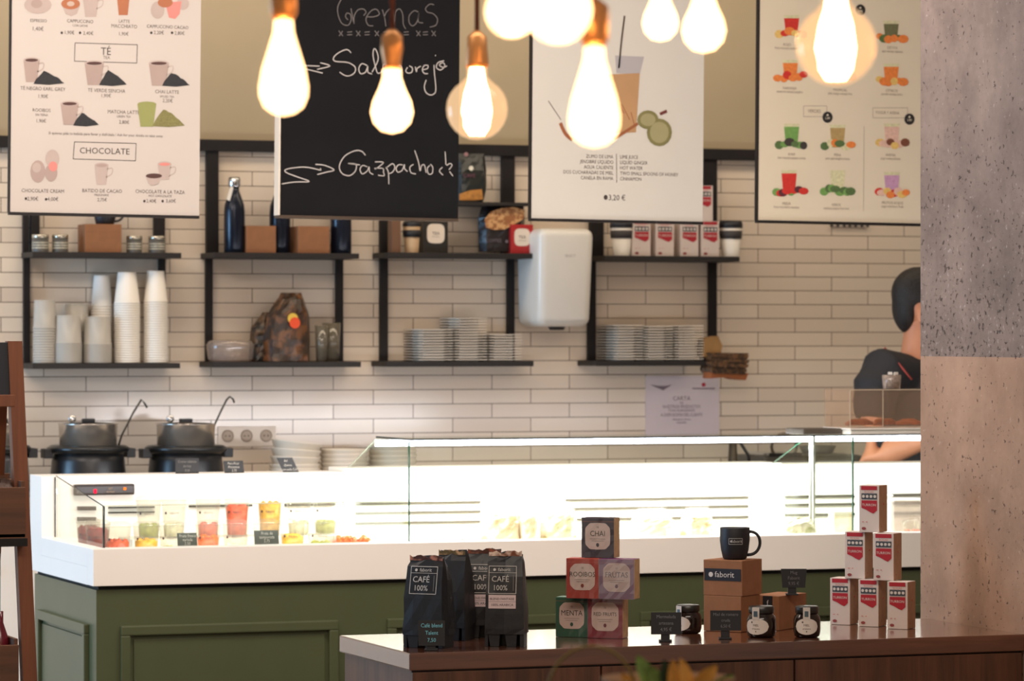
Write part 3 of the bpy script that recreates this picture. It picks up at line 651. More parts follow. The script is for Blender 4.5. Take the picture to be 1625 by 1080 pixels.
# --- unit 4 top
def togo(x0, x1, label):
    Y = YS+.03; R = (XX(x1, Y)-XX(x0, Y))/2; H = P((x0+x1)/2, 350, Y).z-z4t
    r = thing('takeaway_cup', label, 'cup', ((XX(x0, Y)+XX(x1, Y))/2, Y, z4t))
    MB().lathe([(R*.70, 0), (R*.95, H*.80)]).build('body', PAPERW, r)
    MB().lathe([(R*.88, H*.50), (R*.92, H*.50), (R*.98, H*.72), (R*.9, H*.72)]).build('sleeve', mat('sleeve_grey', (58,54,54), .6), r)
    MB().lathe([(R*1.0, H*.80), (R*1.02, H*.9), (R*.88, H), (0, H)]).build('lid', BLACK, r)
togo(969, 1004, 'white takeaway cup with black lid beside the shelf post by the dispenser')
togo(1142, 1177, 'white takeaway cup with black lid at the free end of the carton shelf')
def carton_front(b, w_, h_, q=-.0008):
    """white carton print: red cap, photo band, red shield, foot marks; coordinates 0..1"""
    c = lambda u, v: ((u-.5)*w_, v*h_)
    b.poly([c(.1,.90), c(.9,.90), c(.9,.985), c(.1,.985)], 0)
    b.poly([c(.12,.70), c(.9,.70), c(.9,.83), c(.12,.83)], 1)
    for k in range(4): b.disk(*c(.22+.19*k, .765), w_*.07, 3, dy=.0002)
    b.poly([c(.12,.52), c(.12,.68), c(.9,.68), c(.9,.47), c(.72,.40), c(.55,.43), c(.35,.48)], 0)
    b.text('TURRON', *c(.5,.58), w_*.17, 3, dy=.0003); b.text('ROCAS', *c(.5,.86), w_*.14, 2)
    b.stroke([c(.15,.22), c(.25,.22)], .002, 2, 0, False); b.stroke([c(.35,.22), c(.42,.22)], .002, 2, 0, False)
    b.disk(*c(.24,.08), w_*.11, 4, ry=w_*.07)
CPM = lambda: [RED, mat('photo_band', (62,66,72), .6, var=.5, vscale=120), mat('print_rose', (196,120,112), .6), mat('photo_pale', (205,195,185), .6), mat('seal_brown', (140,60,60), .6)]
def carton(label, x, Y, z, w_, h_, dep, rz, group, first=[None]):
    if first[0] is None or abs(first[0]['w']-w_) > .001:
        r = thing('snack_carton', label, 'carton', (x, Y, z), rz, group)
        MB().box(-w_/2, w_/2, 0, dep, 0, h_, bev=.0012).build('body', [mat('carton_white', (206,192,184), .5, var=.02)], r)
        s = MB().box(w_/2-.0005, w_/2+.0005, .001, dep-.001, .001, h_-.001).build('side_panel', mat('carton_side', (168,130,102), .6, var=.08, vscale=60), r)
        b = MB(y=-.0008); carton_front(b, w_, h_); b.build('front_print', CPM(), r)
        b = MB(); b.ball((w_/2+.0006, dep*.55, h_*.6), .003, sub=1, sc=(.3,1,1)); b.ball((w_/2+.0006, dep*.3, h_*.12), .002, sub=1, sc=(.3,1,1)); b.build('side_seal', mat('seal_red', (170,60,56), .6), r)
        first[0] = r; r['w'] = w_; return r
    return dup(first[0], (x, Y, z), rz, label, group)
cw = (XX(1070, YS)-XX(1040, YS)); chh = P(1055, 350, YS).z-z4t
for x, lb_ in ((1018, 'white and red snack carton beside the takeaway cup near the dispenser'), (1055, 'white and red snack carton, second along the shelf from the dispenser'), (1094, 'white and red snack carton, third along the shelf from the dispenser'), (1127, 'white and red snack carton beside the end takeaway cup, carrying another carton')):
    carton(lb_, XX(x, YS), YS, z4t, cw*.95, chh, .06, 0, 'snack cartons on the wall shelf')
carton('white and red snack carton stacked on top of the row, half hidden by a menu', XX(1117, YS), YS, z4t+chh+.0005, cw*.95, chh, .06, 0, 'snack cartons on the wall shelf')
# --- towel dispenser
Yd = YW-.26; X0 = XX(856, Yd); X1 = XX(945, Yd); zt_ = P(900, 362, Yd).z; zb_ = P(900, 518, Yd).z
r = thing('towel_dispenser', 'white rounded paper towel dispenser on the tiled wall', 'dispenser', ((X0+X1)/2, YW-.003, zb_))
hw = (X1-X0)/2; H = zt_-zb_
b = MB(); b.box(-hw, hw, -.257, -.0, .0, H)
for v in b.bm.verts:
    if v.co.z < .001: v.co.x *= .94; v.co.y *= .9
bmesh.ops.bevel(b.bm, geom=b.bm.edges[:], offset=.032, segments=5, affect='EDGES', profile=.5)
for f in b.bm.faces: f.smooth = True
o = b.build('body', mat('dispenser_white', (226,222,214), .28, var=.01), r)
MB().lathe([(.026, -.012), (.034, .004), (.034, .012)], (-.005, -.16, .0), seg=20).build('outlet', BLACK, r)
b = MB(y=-.2585); b.text('SELECT', 0.01, H*.72, .013); b.build('lettering', mat('grey_print', (150,145,140), .6), r)
# --- brown bags / basket at the end of unit 4
Y = YF-.02; z0 = P(1150, 602, Y).z
r = thing('brown_paper_bags', 'bundle of brown paper bags hanging off the shelf end', 'bag bundle', (XX(1155, Y), Y, z0))
q = lambda a, c, yy=Y: (XX(a, yy)-XX(1155, Y), P(1155, c, yy).z-z0)
b = MB()
b.prism([q(1120, 566), q(1146, 566), q(1150, 548), q(1143, 533), q(1122, 537)], .02, .09); b.build('upper_fold', mat('kraft_tan', (150,112,66), .8, var=.2, bump=.3), r)
b = MB(); rnd = random.Random(2)
for k in range(9):
    t = 560+k*3.6; b.prism([q(1124+rnd.uniform(-2,2)+k*.5, t+3), q(1180+rnd.uniform(-3,2), t+5), q(1186-k*.9+rnd.uniform(-2,2), t), q(1124+rnd.uniform(-1,3), t-1)], -.03+rnd.uniform(-.01,.01), .09)
b.build('stacked_edges', two_tone('dark_kraft', (66,50,36), (108,76,48), 60), r)
b = MB(); b.prism([q(1127, 600), q(1128, 590), q(1186, 592), q(1182, 603), q(1168, 602), q(1155, 598)], -.01, .07); b.build('lower_fold', mat('kraft_orange', (160,92,50), .8, var=.15), r)
# --- notice sheet and sockets on the wall
a = P(1024, 690, YW); c = P(1141, 596, YW)
r = thing('wall_notice', 'pale printed notice sheet taped on the tiles above the display case', 'notice', (a.x, YW-.003, a.z))
MB().box(0, c.x-a.x, 0, .0015, 0, c.z-a.z).build('sheet', mat('notice_paper', (206,194,198), .5, var=.02), r)
cv = lambda px, py: (XX(px, YW)-a.x, P(px, py, YW).z-a.z)
b = MB(cv, y=-.0008)
b.poly([(1031,610),(1045,612),(1055,612),(1066,610),(1058,615),(1052,619),(1042,615)], 0); b.stroke([(1098,616),(1134,616)], .004, 0, 0, False); b.disk(1116, 610, 3.2, 1)
b.text('CARTA', 1081, 632, .022, 0); b.text('DE', 1081, 639, .012, 0); b.text('NUESTROS PRODUCTOS', 1081, 645, .017, 0, wide=.8); b.text('CON ALERGENOS', 1081, 651, .013, 0)
b.text('A DISPOSICION DEL CLIENTE', 1081, 658, .017, 0, wide=.75); b.text('allergens menu', 1081, 665, .012, 0); b.text('available', 1081, 670, .012, 0)
b.build('lettering', [mat('notice_ink', (120,104,112), .8), mat('notice_red', (180,50,70), .7)], r)
r = thing('socket_plate', 'white wall plate with three round power sockets behind the soup kettles', 'power socket', (XX(391, YW), YW-.003, P(391, 708, YW).z))
hw = (XX(437, YW)-XX(345, YW))/2
MB().box(-hw, hw, -.006, .0, 0, .072, bev=.003).build('plate', mat('socket_white', (222,208,192), .35), r)
for px in (360, 390, 421):
    x = XX(px, YW)-XX(391, YW)
    so = MB().lathe([(.020, 0), (.022, -.003), (.019, -.003), (.0185, .0)], (x, -.006, .038), ax='Y', seg=24).build('socket', mat('socket_ring', (150,134,118), .4), r)
    MB().lathe([(.0185, -.0005), (0, -.0005)], (x, -.0066, .038), ax='Y', seg=24).build('recess', mat('socket_recess', (176,158,140), .5), so)
    for dx in (-.007, .007): MB().lathe([(.0028, -.0012), (0, -.0012)], (x+dx, -.0068, .038), ax='Y', seg=8).build('hole', BLACK, so)

# ================================================================== soup kettles, bowls
def kettle(cx, wpx, label, ladle, left_clip=False):
    Y = 12.46; k = ppm(cx, Y); R = wpx/2/k
    z = ZBN; zr = P(cx, 706, Y).z; zs = P(cx, 673, Y).z
    r = thing('soup_kettle', label, 'kettle', (XX(cx, Y), Y, z), 0)
    H = zr-z
    MB().lathe([(R*.80, 0), (R*.86, .01), (R*.98, H*.45), (R*.92, H*.8), (R*.86, H*.93)]).build('body', mat('kettle_black', (22,23,26), .35, bump=.02), r)
    MB().lathe([(R*.86, H*.88), (R*1.02, H*.93), (R*1.04, H*.97), (R*.95, H), (R*.6, H)]).build('collar', mat('kettle_rim', (26,28,30), .3), r)
    b = MB()
    for sx in (-1, 1): b.box(sx*R*1.06-.016, sx*R*1.06+.016, -.03, .03, H*.84, H*.96, bev=.004)
    b.build('side_handles', BLACK, r)
    hs = zs-z; MB().lathe([(R*.72, H-.01), (R*.74, hs), (R*.77, hs+.003), (R*.72, hs+.002), (R*.7, H-.01)], seg=36).build('pot_insert', mat('pot_steel', (224,214,202), .24, .82, var=.02), r)
    li = MB().lathe([(R*.70, hs-.002), (R*.66, hs+.004), (R*.2, hs+.008), (0, hs+.009)], seg=28).build('lid', mat('lid_steel', (120,118,116), .25, 1.0), r)
    MB().box(-.022, .022, -.012, .012, hs+.008, hs+.020, bev=.004).build('knob', BLACK, li)
    MB().lathe([(.012, -.006), (.014, 0), (.012, .006)], (-R*.5, -R*.9*.4, hs+.02), ax='Y', seg=16).build('hinge_knob', STEEL, r)
    b = MB(); q = lambda a, c: (XX(a, Y)-XX(cx, Y), -.03, P(cx, c, Y).z-z)
    b.tube([q(*p) for p in ladle], [.0035]*len(ladle), seg=8)
    b.build('ladle', mat('ladle_steel', (70,66,60), .3, .8), r)
    b = MB(y=-R*.99); b.box(-.03, .03, -R*1.0, -R*.9, H*.30, H*.62, bev=.003); b.build('control_plate', mat('kettle_plate', (44,44,42), .5, var=.3), r)
    return r
kettle(140, 126, 'black soup kettle with steel pot and thin ladle, nearer the ladder stand', [(185,706),(190,690),(208,655),(221,634),(226,640),(230,647)])
kettle(295, 126, 'black soup kettle with steel pot and thick hooked ladle beside the sockets', [(331,706),(334,680),(348,650),(356,634),(361,629),(366,633),(368,639)])
kettle(2, 92, 'black soup kettle mostly hidden behind the wooden ladder stand', [(-30,700),(-28,690)])
def price_card(name, label, px, py, Y, z, wpx, hpx, lines, tilt=0, sz=.010, ink=None, lean=.12, stand=None):
    a = P(px, py, Y); wd = wpx/ppm(px, Y); hd = hpx/ppm(px, Y)
    r = thing(name, label, 'price card', (a.x, Y, z))
    sh = tilt
    b = MB(); b.prism([(-wd/2, 0), (wd/2, 0), (wd/2-sh, hd), (-wd/2-sh, hd)], 0, .002)
    c = b.build('card', mat('slate_black', (34,34,36), .6), r)
    b = MB(y=-.0008)
    for i, t in enumerate(lines): b.text(t, -sh*(.8-.3*i), hd*(.78-.30*i), sz, wide=.85)
    b.build('lettering', ink or mat('chalk_marker', (176,170,160), .8), r)
    MB().box(-.01, .01, .002, .02, 0, .01).build('foot', BLACK, r)
    return r
zr2 = ZRIM+.0005
price_card('price_card', 'black price card with faint writing in front of the kettle with the hooked ladle', 297, 752, 11.22, zr2, 38, 24, ['Crema calabaza', 'de hoy', '3,50'], 0, .011, mat('marker_faint', (120,116,110), .8))
price_card('price_card', 'black price card leaning at the edge of the kettle near the sockets', 372, 752, 11.22, zr2, 32, 19, ['Para Picar', 'Pimientos', '2,75'], .004, .011)
price_card('price_card', 'slanting black price card in front of the white bowls', 462, 752, 11.22, zr2, 26, 23, ['Bol', 'Quinoa', 'con pollo 5,50'], .022, .010)
def bowls(x0, x1, ytop, n, label, group, m, tilt=0):
    Y = 12.42; R = (XX(x1, Y)-XX(x0, Y))/2; cx = (XX(x0, Y)+XX(x1, Y))/2; zt_ = P((x0+x1)/2, ytop, Y).z; st_ = (zt_-ZBN-.075)/(n-1) if n > 1 else 0
    o = MB().lathe([(R*.45, 0), (R*.5, .004), (R*.8, .035), (R*.98, .07), (R, .075), (R*.97, .075), (R*.78, .037), (R*.45, .008), (0, .008)], seg=28).build('salad_bowl', m); tag(o, label, 'bowl', group)
    for k in range(n):
        c = o if k == 0 else o.copy()
        if k: COL.objects.link(c)
        c.location = (cx, Y, ZBN+.0005+k*st_)
        if tilt and k > n-4: c.rotation_euler = (0, tilt*(k-n+4), 0); c.location.z += .01*(k-n+4)
BW = mat('bowl_white', (214,204,188), .45)
bowls(428, 506, 714, 12, 'white bowl in the stack with slanting top bowls, behind the slanting price card', 'first bowl stack', BW, .04)
bowls(509, 582, 712, 12, 'white bowl in the middle stack on the back bench', 'middle bowl stack', BW)
bowls(586, 660, 706, 12, 'white bowl in the stack seen through the glass case end', 'third bowl stack', BW)
# ================================================================== menu boards
YB = 11.10; RHO = 0.009
def menu_board(name, label, cat, pl, pr, pb, panel, side, thick=.02, bottom_bar=METAL, hh=.92):
    bl = P(pl, pb, YB); w_ = XX(pr, YB)-XX(pl, YB)
    r = thing(name, label, cat, bl, 0, None, RHO)
    co, si = math.cos(RHO), math.sin(RHO)
    def cv(px, py):
        p = P(px, py, YB)-bl; return (p.x*co-p.z*si, p.x*si+p.z*co)
    MB().box(0, w_, 0, thick, 0, hh).build('panel', panel, r)
    MB().box(-.0045, 0, -.001, thick, 0, hh).build('side_edge', side, r)
    MB().box(-.003, w_, -.004, thick, -.009, 0).build('bottom_bar', bottom_bar, r)
    b = MB()
    for x in (.08, w_-.08): b.tube([(x, thick/2, hh-.01), (x, thick/2, 3.29-bl.z)], .0015, seg=6)
    b.build('hanging_wire', METAL, r)
    return r, cv, w_
PXM = 1/ (ppm(164, YB))                         # metres per px on the boards
POST = mat('menu_paper', (182,174,167), .55, var=.01); POST2 = mat('menu_paper_white', (206,202,194), .55, var=.01); POST3 = mat('menu_paper_cream', (226,214,192), .55, var=.01)
BLK = mat('chalkboard_black', (24,24,26), .9, var=.08, vscale=6, spec=.1)
MI = mat('menu_ink', (84,74,70), .8); MI2 = mat('menu_ink_dark', (60,52,50), .8)
FL = lambda n, c, **k: mat('print_'+n, tuple(int(q*.82) for q in c), .7, **k)
# --- coffee, tea, chocolate menu
r, cv, w_ = menu_board('menu_board', 'hanging cream menu board listing coffee, tea and chocolate drinks', 'menu board', 16, 316, 336, POST, METAL)
b = MB(cv, y=-.0008); T = lambda s, x, y, px, m=0, wide=.9, al='C': b.text(s, x, y, px*PXM, m, 0, wide, al)
def box4(p): 
    for i in range(4): b.stroke([p[i], p[(i+1) % 4]], 1.0*PXM, 1, 0, False)
box4([(119,68),(218,71),(217,100),(118,97)]); box4([(118,225),(216,227.5),(215,255),(116,252)])
T('TÉ', 168, 82, 17, 1); T('TEA', 169, 91.5, 7, 0); T('CHOCOLATE', 166, 240, 13.5, 1, 1.0)
for s, x, y, p in (('ESPRESSO',61,33,7),('1,40€',60,46,9),('CAPPUCCINO',127,34,7.5),('CON LECHE',127,41,5),('1,90€',110,52,8),('2,40€',140,53,8),('LATTE',197,34,7),('MACCHIATO',197,42,8),('1,90€',196,54,8),('CAPPUCCINO CACAO',266,43,7.5),('2,20€',252,52,8),('2,80€',285,53,8),
    ('TÉ NEGRO EARL GREY',68,141,8),('1,90€',68,153,8),('TÉ VERDE SENCHA',169,144,8),('1,90€',168,152,8),('CHAI LATTE',265,146,8),('SPICED TEA',265,153.5,5),('2,20€',266,160,8),('ROOIBOS',66,175,7.5),('SIN TEÍNA',66,182.5,5),('1,90€',65,192,8),
    ('MATCHA LATTE',196,178,8),('GREEN TEA',196,185,5),('2,80€',197,194,8),('Si quieres pide tu bebida para llevar y disfrútala / Ask for your drinks to take away',168,213.5,6.2),
    ('CHOCOLATE CREAM',68,303,8),('2,90€',52,315.5,8.5),('4,00€',84,316,8.5),('BATIDO DE CACAO',162,303,8),('MILKSHAKE',161,309.5,5),('2,75€',162,317,7.5),('CHOCOLATE A LA TAZA',254,304.5,8),('HOT CHOCOLATE',254,311,5),('2,40€',240,319,8),('3,60€',271,319,8)): T(s, x, y, p)
for x, y in ((98,52),(127,52),(240,52),(273,52),(41,315),(73,316),(229,319),(258,319)): b.disk(x, y, 2, 1, 2.2)
b.build('lettering', [MI, MI2], r)
PM = [FL('cup', (190,166,158)), FL('cup_dark', (86,52,46)), FL('leaf_dark', (32,34,38), var=.3, vscale=200), FL('olive', (138,134,76), var=.2, vscale=200), FL('caramel', (192,118,78)), FL('foam', (214,190,172)), FL('matcha', (160,164,96)), FL('rose', (196,140,130)), FL('cup_pale', (206,186,178))]
def flush(nm='printed_drink'):
    b.build(nm, PM, r); return MB(cv, y=-.0009)
b = MB(cv, y=-.0009)
def cup(x0, x1, y0, y1, top=1, body=0, handle=True, taper=.68):
    cx = (x0+x1)/2; hw = (x1-x0)/2
    b.poly([(x0, y0+3), (x1, y0+3), (cx+hw*taper, y1), (cx-hw*taper, y1)], body); b.disk(cx, y0+3, hw, 8 if body == 0 else body, 4, .0002); b.disk(cx, y0+3.5, hw*.8, top, 2.6, .0004)
    if handle: b.stroke([(x1-2, y0+9), (x1+6, y0+8), (x1+5, y0+17), (x1-4, y0+22)], 1.6*PXM, 8)
def pile(x0, x1, y0, y1, m=2, seed=1):
    rn = random.Random(seed); pts = [(x0, y1)]
    for k in range(1, 12):
        t = k/12; hgt = (t/.35 if t < .35 else (1-t)/.65)**.75; pts.append((x0+(x1-x0)*t, y1-(y1-y0)*hgt+rn.uniform(-1, 1)))
    pts.append((x1, y1-1)); pts.append(((x0+x1)/2, y1+1.5)); b.poly(pts, m, .0005)
cup(37,63,92,130); pile(53,102,112,133,2,1); b = flush(); cup(134,165,97,135); pile(157,201,111,135,2,2); b = flush(); cup(236,268,97,136); pile(257,301,115,136,2,3); b = flush()
cup(96,125,161,198); pile(116,157,179,199,2,4); b = flush(); cup(218,248,162,201,6,6,False); pile(242,293,172,200,3,5); b = flush()
b.disk(60,8,22,8,14); b.disk(58,6,9,0,7,.0003); b = flush()
b.poly([(98,8),(127,8),(122,22),(113,26),(104,22)],8); b.disk(112,6,15,4,9,.0003); b.disk(112,6,6,5,4,.0005); cup(131,157,-8,27,0,8); b = flush()
cup(185,206,-12,24,4,4,False); b = flush(); b.disk(250,16,11,8,14); b.disk(262,4,12,4,8,.0004); b.poly([(262,4),(288,2),(285,22),(278,30),(268,28)],7,.0002); b.disk(290,6,10,8,10); b = flush()
for cx, cy, rx, ry, m in ((60,272,12,18,0),(58,266,7,8,8),(83,252,11,15,8),(81,274,10,14,0),(84,264,7,8,7)): b.disk(cx, cy, rx, m, ry, .0002*(cx % 5))
b = flush(); cup(150,172,259,293,0,8); b = flush(); cup(250,272,257,285,7,8); b.poly([(231,279),(257,279),(251,292),(240,295),(235,290)],8,.0006); b.disk(244,279,13,1,4,.0008); flush()
# --- chalkboard
r, cv, w_ = menu_board('chalkboard', 'hanging black chalkboard with handwritten soup names', 'chalkboard', 444, 727, 341, BLK, mat('raw_white_edge', (214,202,186), .6), .05, wood_mat('brown_strip', (48,36,26), (70,52,36), .6))
Zq = lambda pts, ox, oy, k: [(ox+x/k, oy+y/k) for x, y in pts]
b = MB(cv, y=-.0009); SW = 1.55*PXM; k1 = 1625/310
top = lambda pts: b.stroke(Zq(pts, 430, 0, k1), SW, 0); dimt = lambda pts: b.stroke(Zq(pts, 430, 0, k1), 1.4*PXM, 1)
for s in ([(640,-20),(590,-10),(555,60),(560,130),(590,195),(640,210),(665,170),(660,120),(630,110),(620,140),(640,165)], [(665,70),(690,200),(690,140),(720,85),(765,75),(790,100),(770,130)],
    [(800,140),(850,140),(900,120),(880,80),(840,85),(800,130),(790,170),(810,210),(850,215)], [(925,80),(945,150),(955,220)], [(940,150),(960,100),(1000,75),(1015,130),(1020,200)], [(1025,180),(1035,100),(1070,75),(1095,120),(1100,200),(1120,240)],
    [(1225,100),(1190,90),(1150,130),(1150,190),(1180,215),(1215,180),(1230,110),(1225,180),(1265,190)], [(1355,40),(1320,35),(1285,70),(1300,100),(1350,115),(1385,160),(1370,210),(1320,225)]): dimt(s)
for x in (580, 725, 880, 1225, 1352): dimt([(x-18,255),(x+18,300)]); dimt([(x+16,258),(x-14,300)])
for x in (655, 800, 958, 1125, 1285): dimt([(x-22,268),(x+20,264)]); dimt([(x-22,290),(x+20,288)])
for s in ([(275,545),(405,550)], [(280,572),(430,608)], [(410,522),(490,548),(385,576)], [(665,440),(630,412),(560,440),(520,480),(535,510),(640,520),(700,560),(690,610),(630,632),(570,600)],
    [(800,545),(755,530),(730,570),(745,612),(785,600),(805,550),(805,600),(840,615)], [(840,600),(890,500),(880,430),(858,405),(848,460),(870,560),(890,610),(930,590)],
    [(930,600),(935,540),(965,540),(970,600),(975,545),(1005,540),(1012,600)], [(1060,545),(1035,570),(1050,605),(1080,590),(1085,555),(1060,545)], [(1135,560),(1120,590),(1140,608),(1170,600),(1175,565),(1150,548)], [(1200,555),(1210,600),(1215,570),(1245,550)],
    [(1260,580),(1300,570),(1305,545),(1275,545),(1258,580),(1275,610),(1305,612)], [(1355,540),(1360,620),(1370,720),(1365,770),(1330,790),(1290,770),(1275,720),(1290,665)], [(1366,458),(1369,466)],
    [(1440,505),(1390,520),(1375,560),(1410,582),(1445,550),(1430,520),(1400,540),(1430,560),(1465,548)]): top(s)
bot = lambda pts: b.stroke(Zq(pts, 430, 210, k1), SW, 0)
for s in ([(90,428),(200,412),(320,408),(220,370),(130,335),(120,310),(200,293),(300,290),(415,315)], [(370,265),(450,275),(525,312),(460,330),(385,350)], [(410,298),(415,315)], [(785,190),(750,155),(690,155),(610,200),(568,280),(590,340),(650,360),(695,330),(710,290),(700,262),(640,258),(740,270)],
    [(800,285),(760,275),(740,310),(760,345),(800,320),(815,285),(820,330),(850,350)], [(865,245),(935,250),(875,300),(865,298),(930,300),(935,330),(940,360),(890,355)], [(955,290),(975,330),(980,430)], [(965,290),(1010,260),(1030,290),(1010,330),(975,345)],
    [(1095,270),(1060,270),(1040,300),(1055,330),(1090,315),(1110,265),(1110,300),(1135,325)], [(1185,265),(1155,290),(1165,335),(1205,345)], [(1195,150),(1225,240),(1240,320),(1250,280),(1275,270),(1290,335)], [(1320,275),(1300,300),(1310,345),(1340,340),(1345,290),(1325,265)],
    [(1425,290),(1400,320),(1430,355)], [(1448,160),(1455,270)], [(1460,275),(1490,258),(1505,275),(1480,310)], [(1485,325),(1512,362)]): bot(s)
b.build('chalk_writing', [mat('chalk_white', (186,180,176), .9), mat('chalk_dim', (104,98,96), .9)], r)
# --- iced drink menu
r, cv, w_ = menu_board('menu_board', 'hanging white menu board with a drink, straw and lime slices', 'menu board', 843, 1115, 346, POST2, METAL)
b = MB(cv, y=-.0008)
rows = (('ZUMO DE LIMA','LIME JUICE'),('JENGIBRE LÍQUIDO','LIQUID GINGER'),('AGUA CALIENTE','HOT WATER'),('DOS CUCHARADAS DE MIEL','TWO SMALL SPOONS OF HONEY'),('CANELA EN RAMA','CINNAMON'))
for i, (a, c) in enumerate(rows): T(a, 973, 249+i*8.6, 8.2, 0, .85, 'R'); T(c, 984, 249+i*8.7, 8.2, 0, .85, 'L')
b.stroke([(978,244),(978.5,290)], .9*PXM, 0, 0, False); T('3,20 €', 979, 314, 13, 1); b.disk(961, 313, 3.2, 1, 4)
b.build('lettering', [MI, MI2], r)
b = MB(cv, y=-.0009)
b.stroke([(991,25),(986,65),(982,108)], 3.2*PXM, 0, 0, False)
b.poly([(976,88),(1022,90),(1015,118),(978,116)], 1); b.poly([(920,120),(1015,116),(1009,210),(935,212)], 2, .0002)
for k in range(5): b.stroke([(945+k*14,130+k*12),(975+k*8,160+k*10)], 1.5*PXM, 3, .0004, False)
b.disk(1028, 190, 17, 4, 15, .0004); b.disk(1046, 210, 20, 4, 22, .0005); b.disk(1046, 210, 15, 5, 17, .0007); b.disk(1028,190,12,5,10,.0006)
b.stroke([(974,220),(992,209),(1012,196)], 5*PXM, 3, .0003, False); b.stroke([(889,195),(897,212),(908,222)], 6*PXM, 3, .0003); b.stroke([(870,160),(890,190)], 1.2*PXM, 0, 0); b.stroke([(1047,181),(1058,176)], 5*PXM, 6, .0006, False)
b.build('printed_drink', [FL('straw', (92,78,66)), FL('ice', (206,200,204)), FL('gingerdrink', (214,166,118)), FL('cinnamon', (176,104,62)), FL('limepeel', (150,142,88)), FL('limeflesh', (186,178,130)), FL('clove', (120,50,44))], r)
# --- juice menu
r, cv, w_ = menu_board('menu_board', 'hanging cream menu board with rows of coloured juices beside the pillar', 'menu board', 1203, 1462, 349, POST3, METAL)
b = MB(cv, y=-.0008)
for s, s2, x, y in (('ROJO','fresa manzana zanahoria',1249,71),('DETOX','apio naranja espinaca',1416,76),('NARANJA','zanahoria naranja jengibre',1253,140),('TROPICAL','piña mango naranja lima',1333,143),('CÍTRICO','pomelo naranja limón',1415,144),
    ('KIWI','kiwi manzana pepino menta',1256,245),('PERA','pera apio jengibre limón',1329,246),('AVENA','yogur avena plátano',1413,246),('FRESA','fresa remolacha manzana',1248,323),('VERDE','espinaca pepino lima kiwi',1327,325),('FRUTOS ROJOS','yogur arándanos fresa',1416,322)):
    T(s, x, y, 6.5); T(s2, x, y+5.5, 6.2, 0, .75); T(s2[::-1][:14].strip(), x, y+10.5, 5.5, 0, .75) if False else None
for x0, y0, x1, y1 in ((1275,168,1312,185),(1385,171,1440,187)): b.rect_line(x0, y0, x1, y1, .6*PXM, 0)
T('VERDES', 1292, 176.5, 8); T('YOGUR Y AVENA', 1408, 179, 7.2, 0, .8)
b.stroke([(1371,200),(1370,335)], .6*PXM, 0, 0, False)
for x, y in ((1313,186),(1443,189),(1365,16)): b.disk(x, y, 8.2, 1, 9, .0003)
for x, y in ((1313,186),(1443,189),(1365,16)): b.text('2,80', *(x, y+1.5), 5.5*PXM, 2, .0006); b.disk(x, y-3.5, 1.6, 2, 1.6, .0006)
b.build('lettering', [mat('menu_ink_soft', (140,122,106), .8), INKB, POST3], r)
JC = dict(red=(202,48,40), orange=(228,130,62), olive=(112,112,78), green=(112,156,82), tan=(176,150,98), pink=(222,184,168), lilac=(196,152,186), dgreen=(84,110,64), plum=(88,38,46), yellow=(226,190,110), dark=(60,54,50), pale=(214,210,170), brown=(120,70,50))
JM = list(JC); JI = {k: i for i, k in enumerate(JM)}
JMM = [mat('juice_'+k, JC[k], .7, var=.12, vscale=120) for k in JM]
def juice(cx, y0, y1, g, fr, seed=0):
    rn = random.Random(seed+cx); b = MB(cv, y=-.0009)
    b.poly([(cx-13, y0), (cx+13, y0), (cx+11, y0+6), (cx-11, y0+6)], JI['pale'])
    b.poly([(cx-12, y0+5), (cx+12, y0+5), (cx+9, y1-6), (cx-9, y1-6)], JI[g], .0002)
    for i, f in enumerate(fr*2):
        x = cx-24+48*(i+.5)/(len(fr)*2)+rn.uniform(-2, 2); b.disk(x, y1-7-rn.uniform(0, 8), rn.uniform(6, 9), JI[f], rn.uniform(5, 7), .0004+.0001*(i % 4), 9)
    b.build('printed_juice', JMM, r)
juice(1256,24,62,'red',['yellow','red','orange']); juice(1414,33,70,'olive',['orange','dgreen','orange']); juice(1254,95,133,'orange',['orange','orange','red']); juice(1334,90,133,'orange',['yellow','orange']); juice(1414,101,138,'orange',['yellow','orange','orange'])
juice(1256,196,238,'green',['dgreen','green','dark']); juice(1329,198,240,'tan',['dgreen','pale','orange']); juice(1415,196,240,'pink',['yellow','pink','brown']); juice(1252,270,314,'red',['green','red','plum','red']); juice(1329,270,312,'pale',['green','dgreen','green','dgreen']); juice(1415,273,318,'lilac',['red','pink','yellow','orange'])
# --- row of small knobs on the wall under the juice menu
Y = YW-.01
r = thing('hook_strip', 'row of seven small dark hooks on the tiles below the juice menu', 'hooks', (XX(1348, Y), YW-.012, P(1348, 358, Y).z))
MB().box(-.07, .07, .004, .0115, -.0025, .0025).build('strip', mat('strip_pale', (206,196,180), .5), r)
for px in (1319, 1329, 1339, 1348, 1357, 1367, 1376): MB().ball((XX(px, Y)-XX(1348, Y), -.002, 0), .0068, sub=2, sc=(1,.9,1)).build('hook', mat('hook_dark', (70,64,60), .5), r)

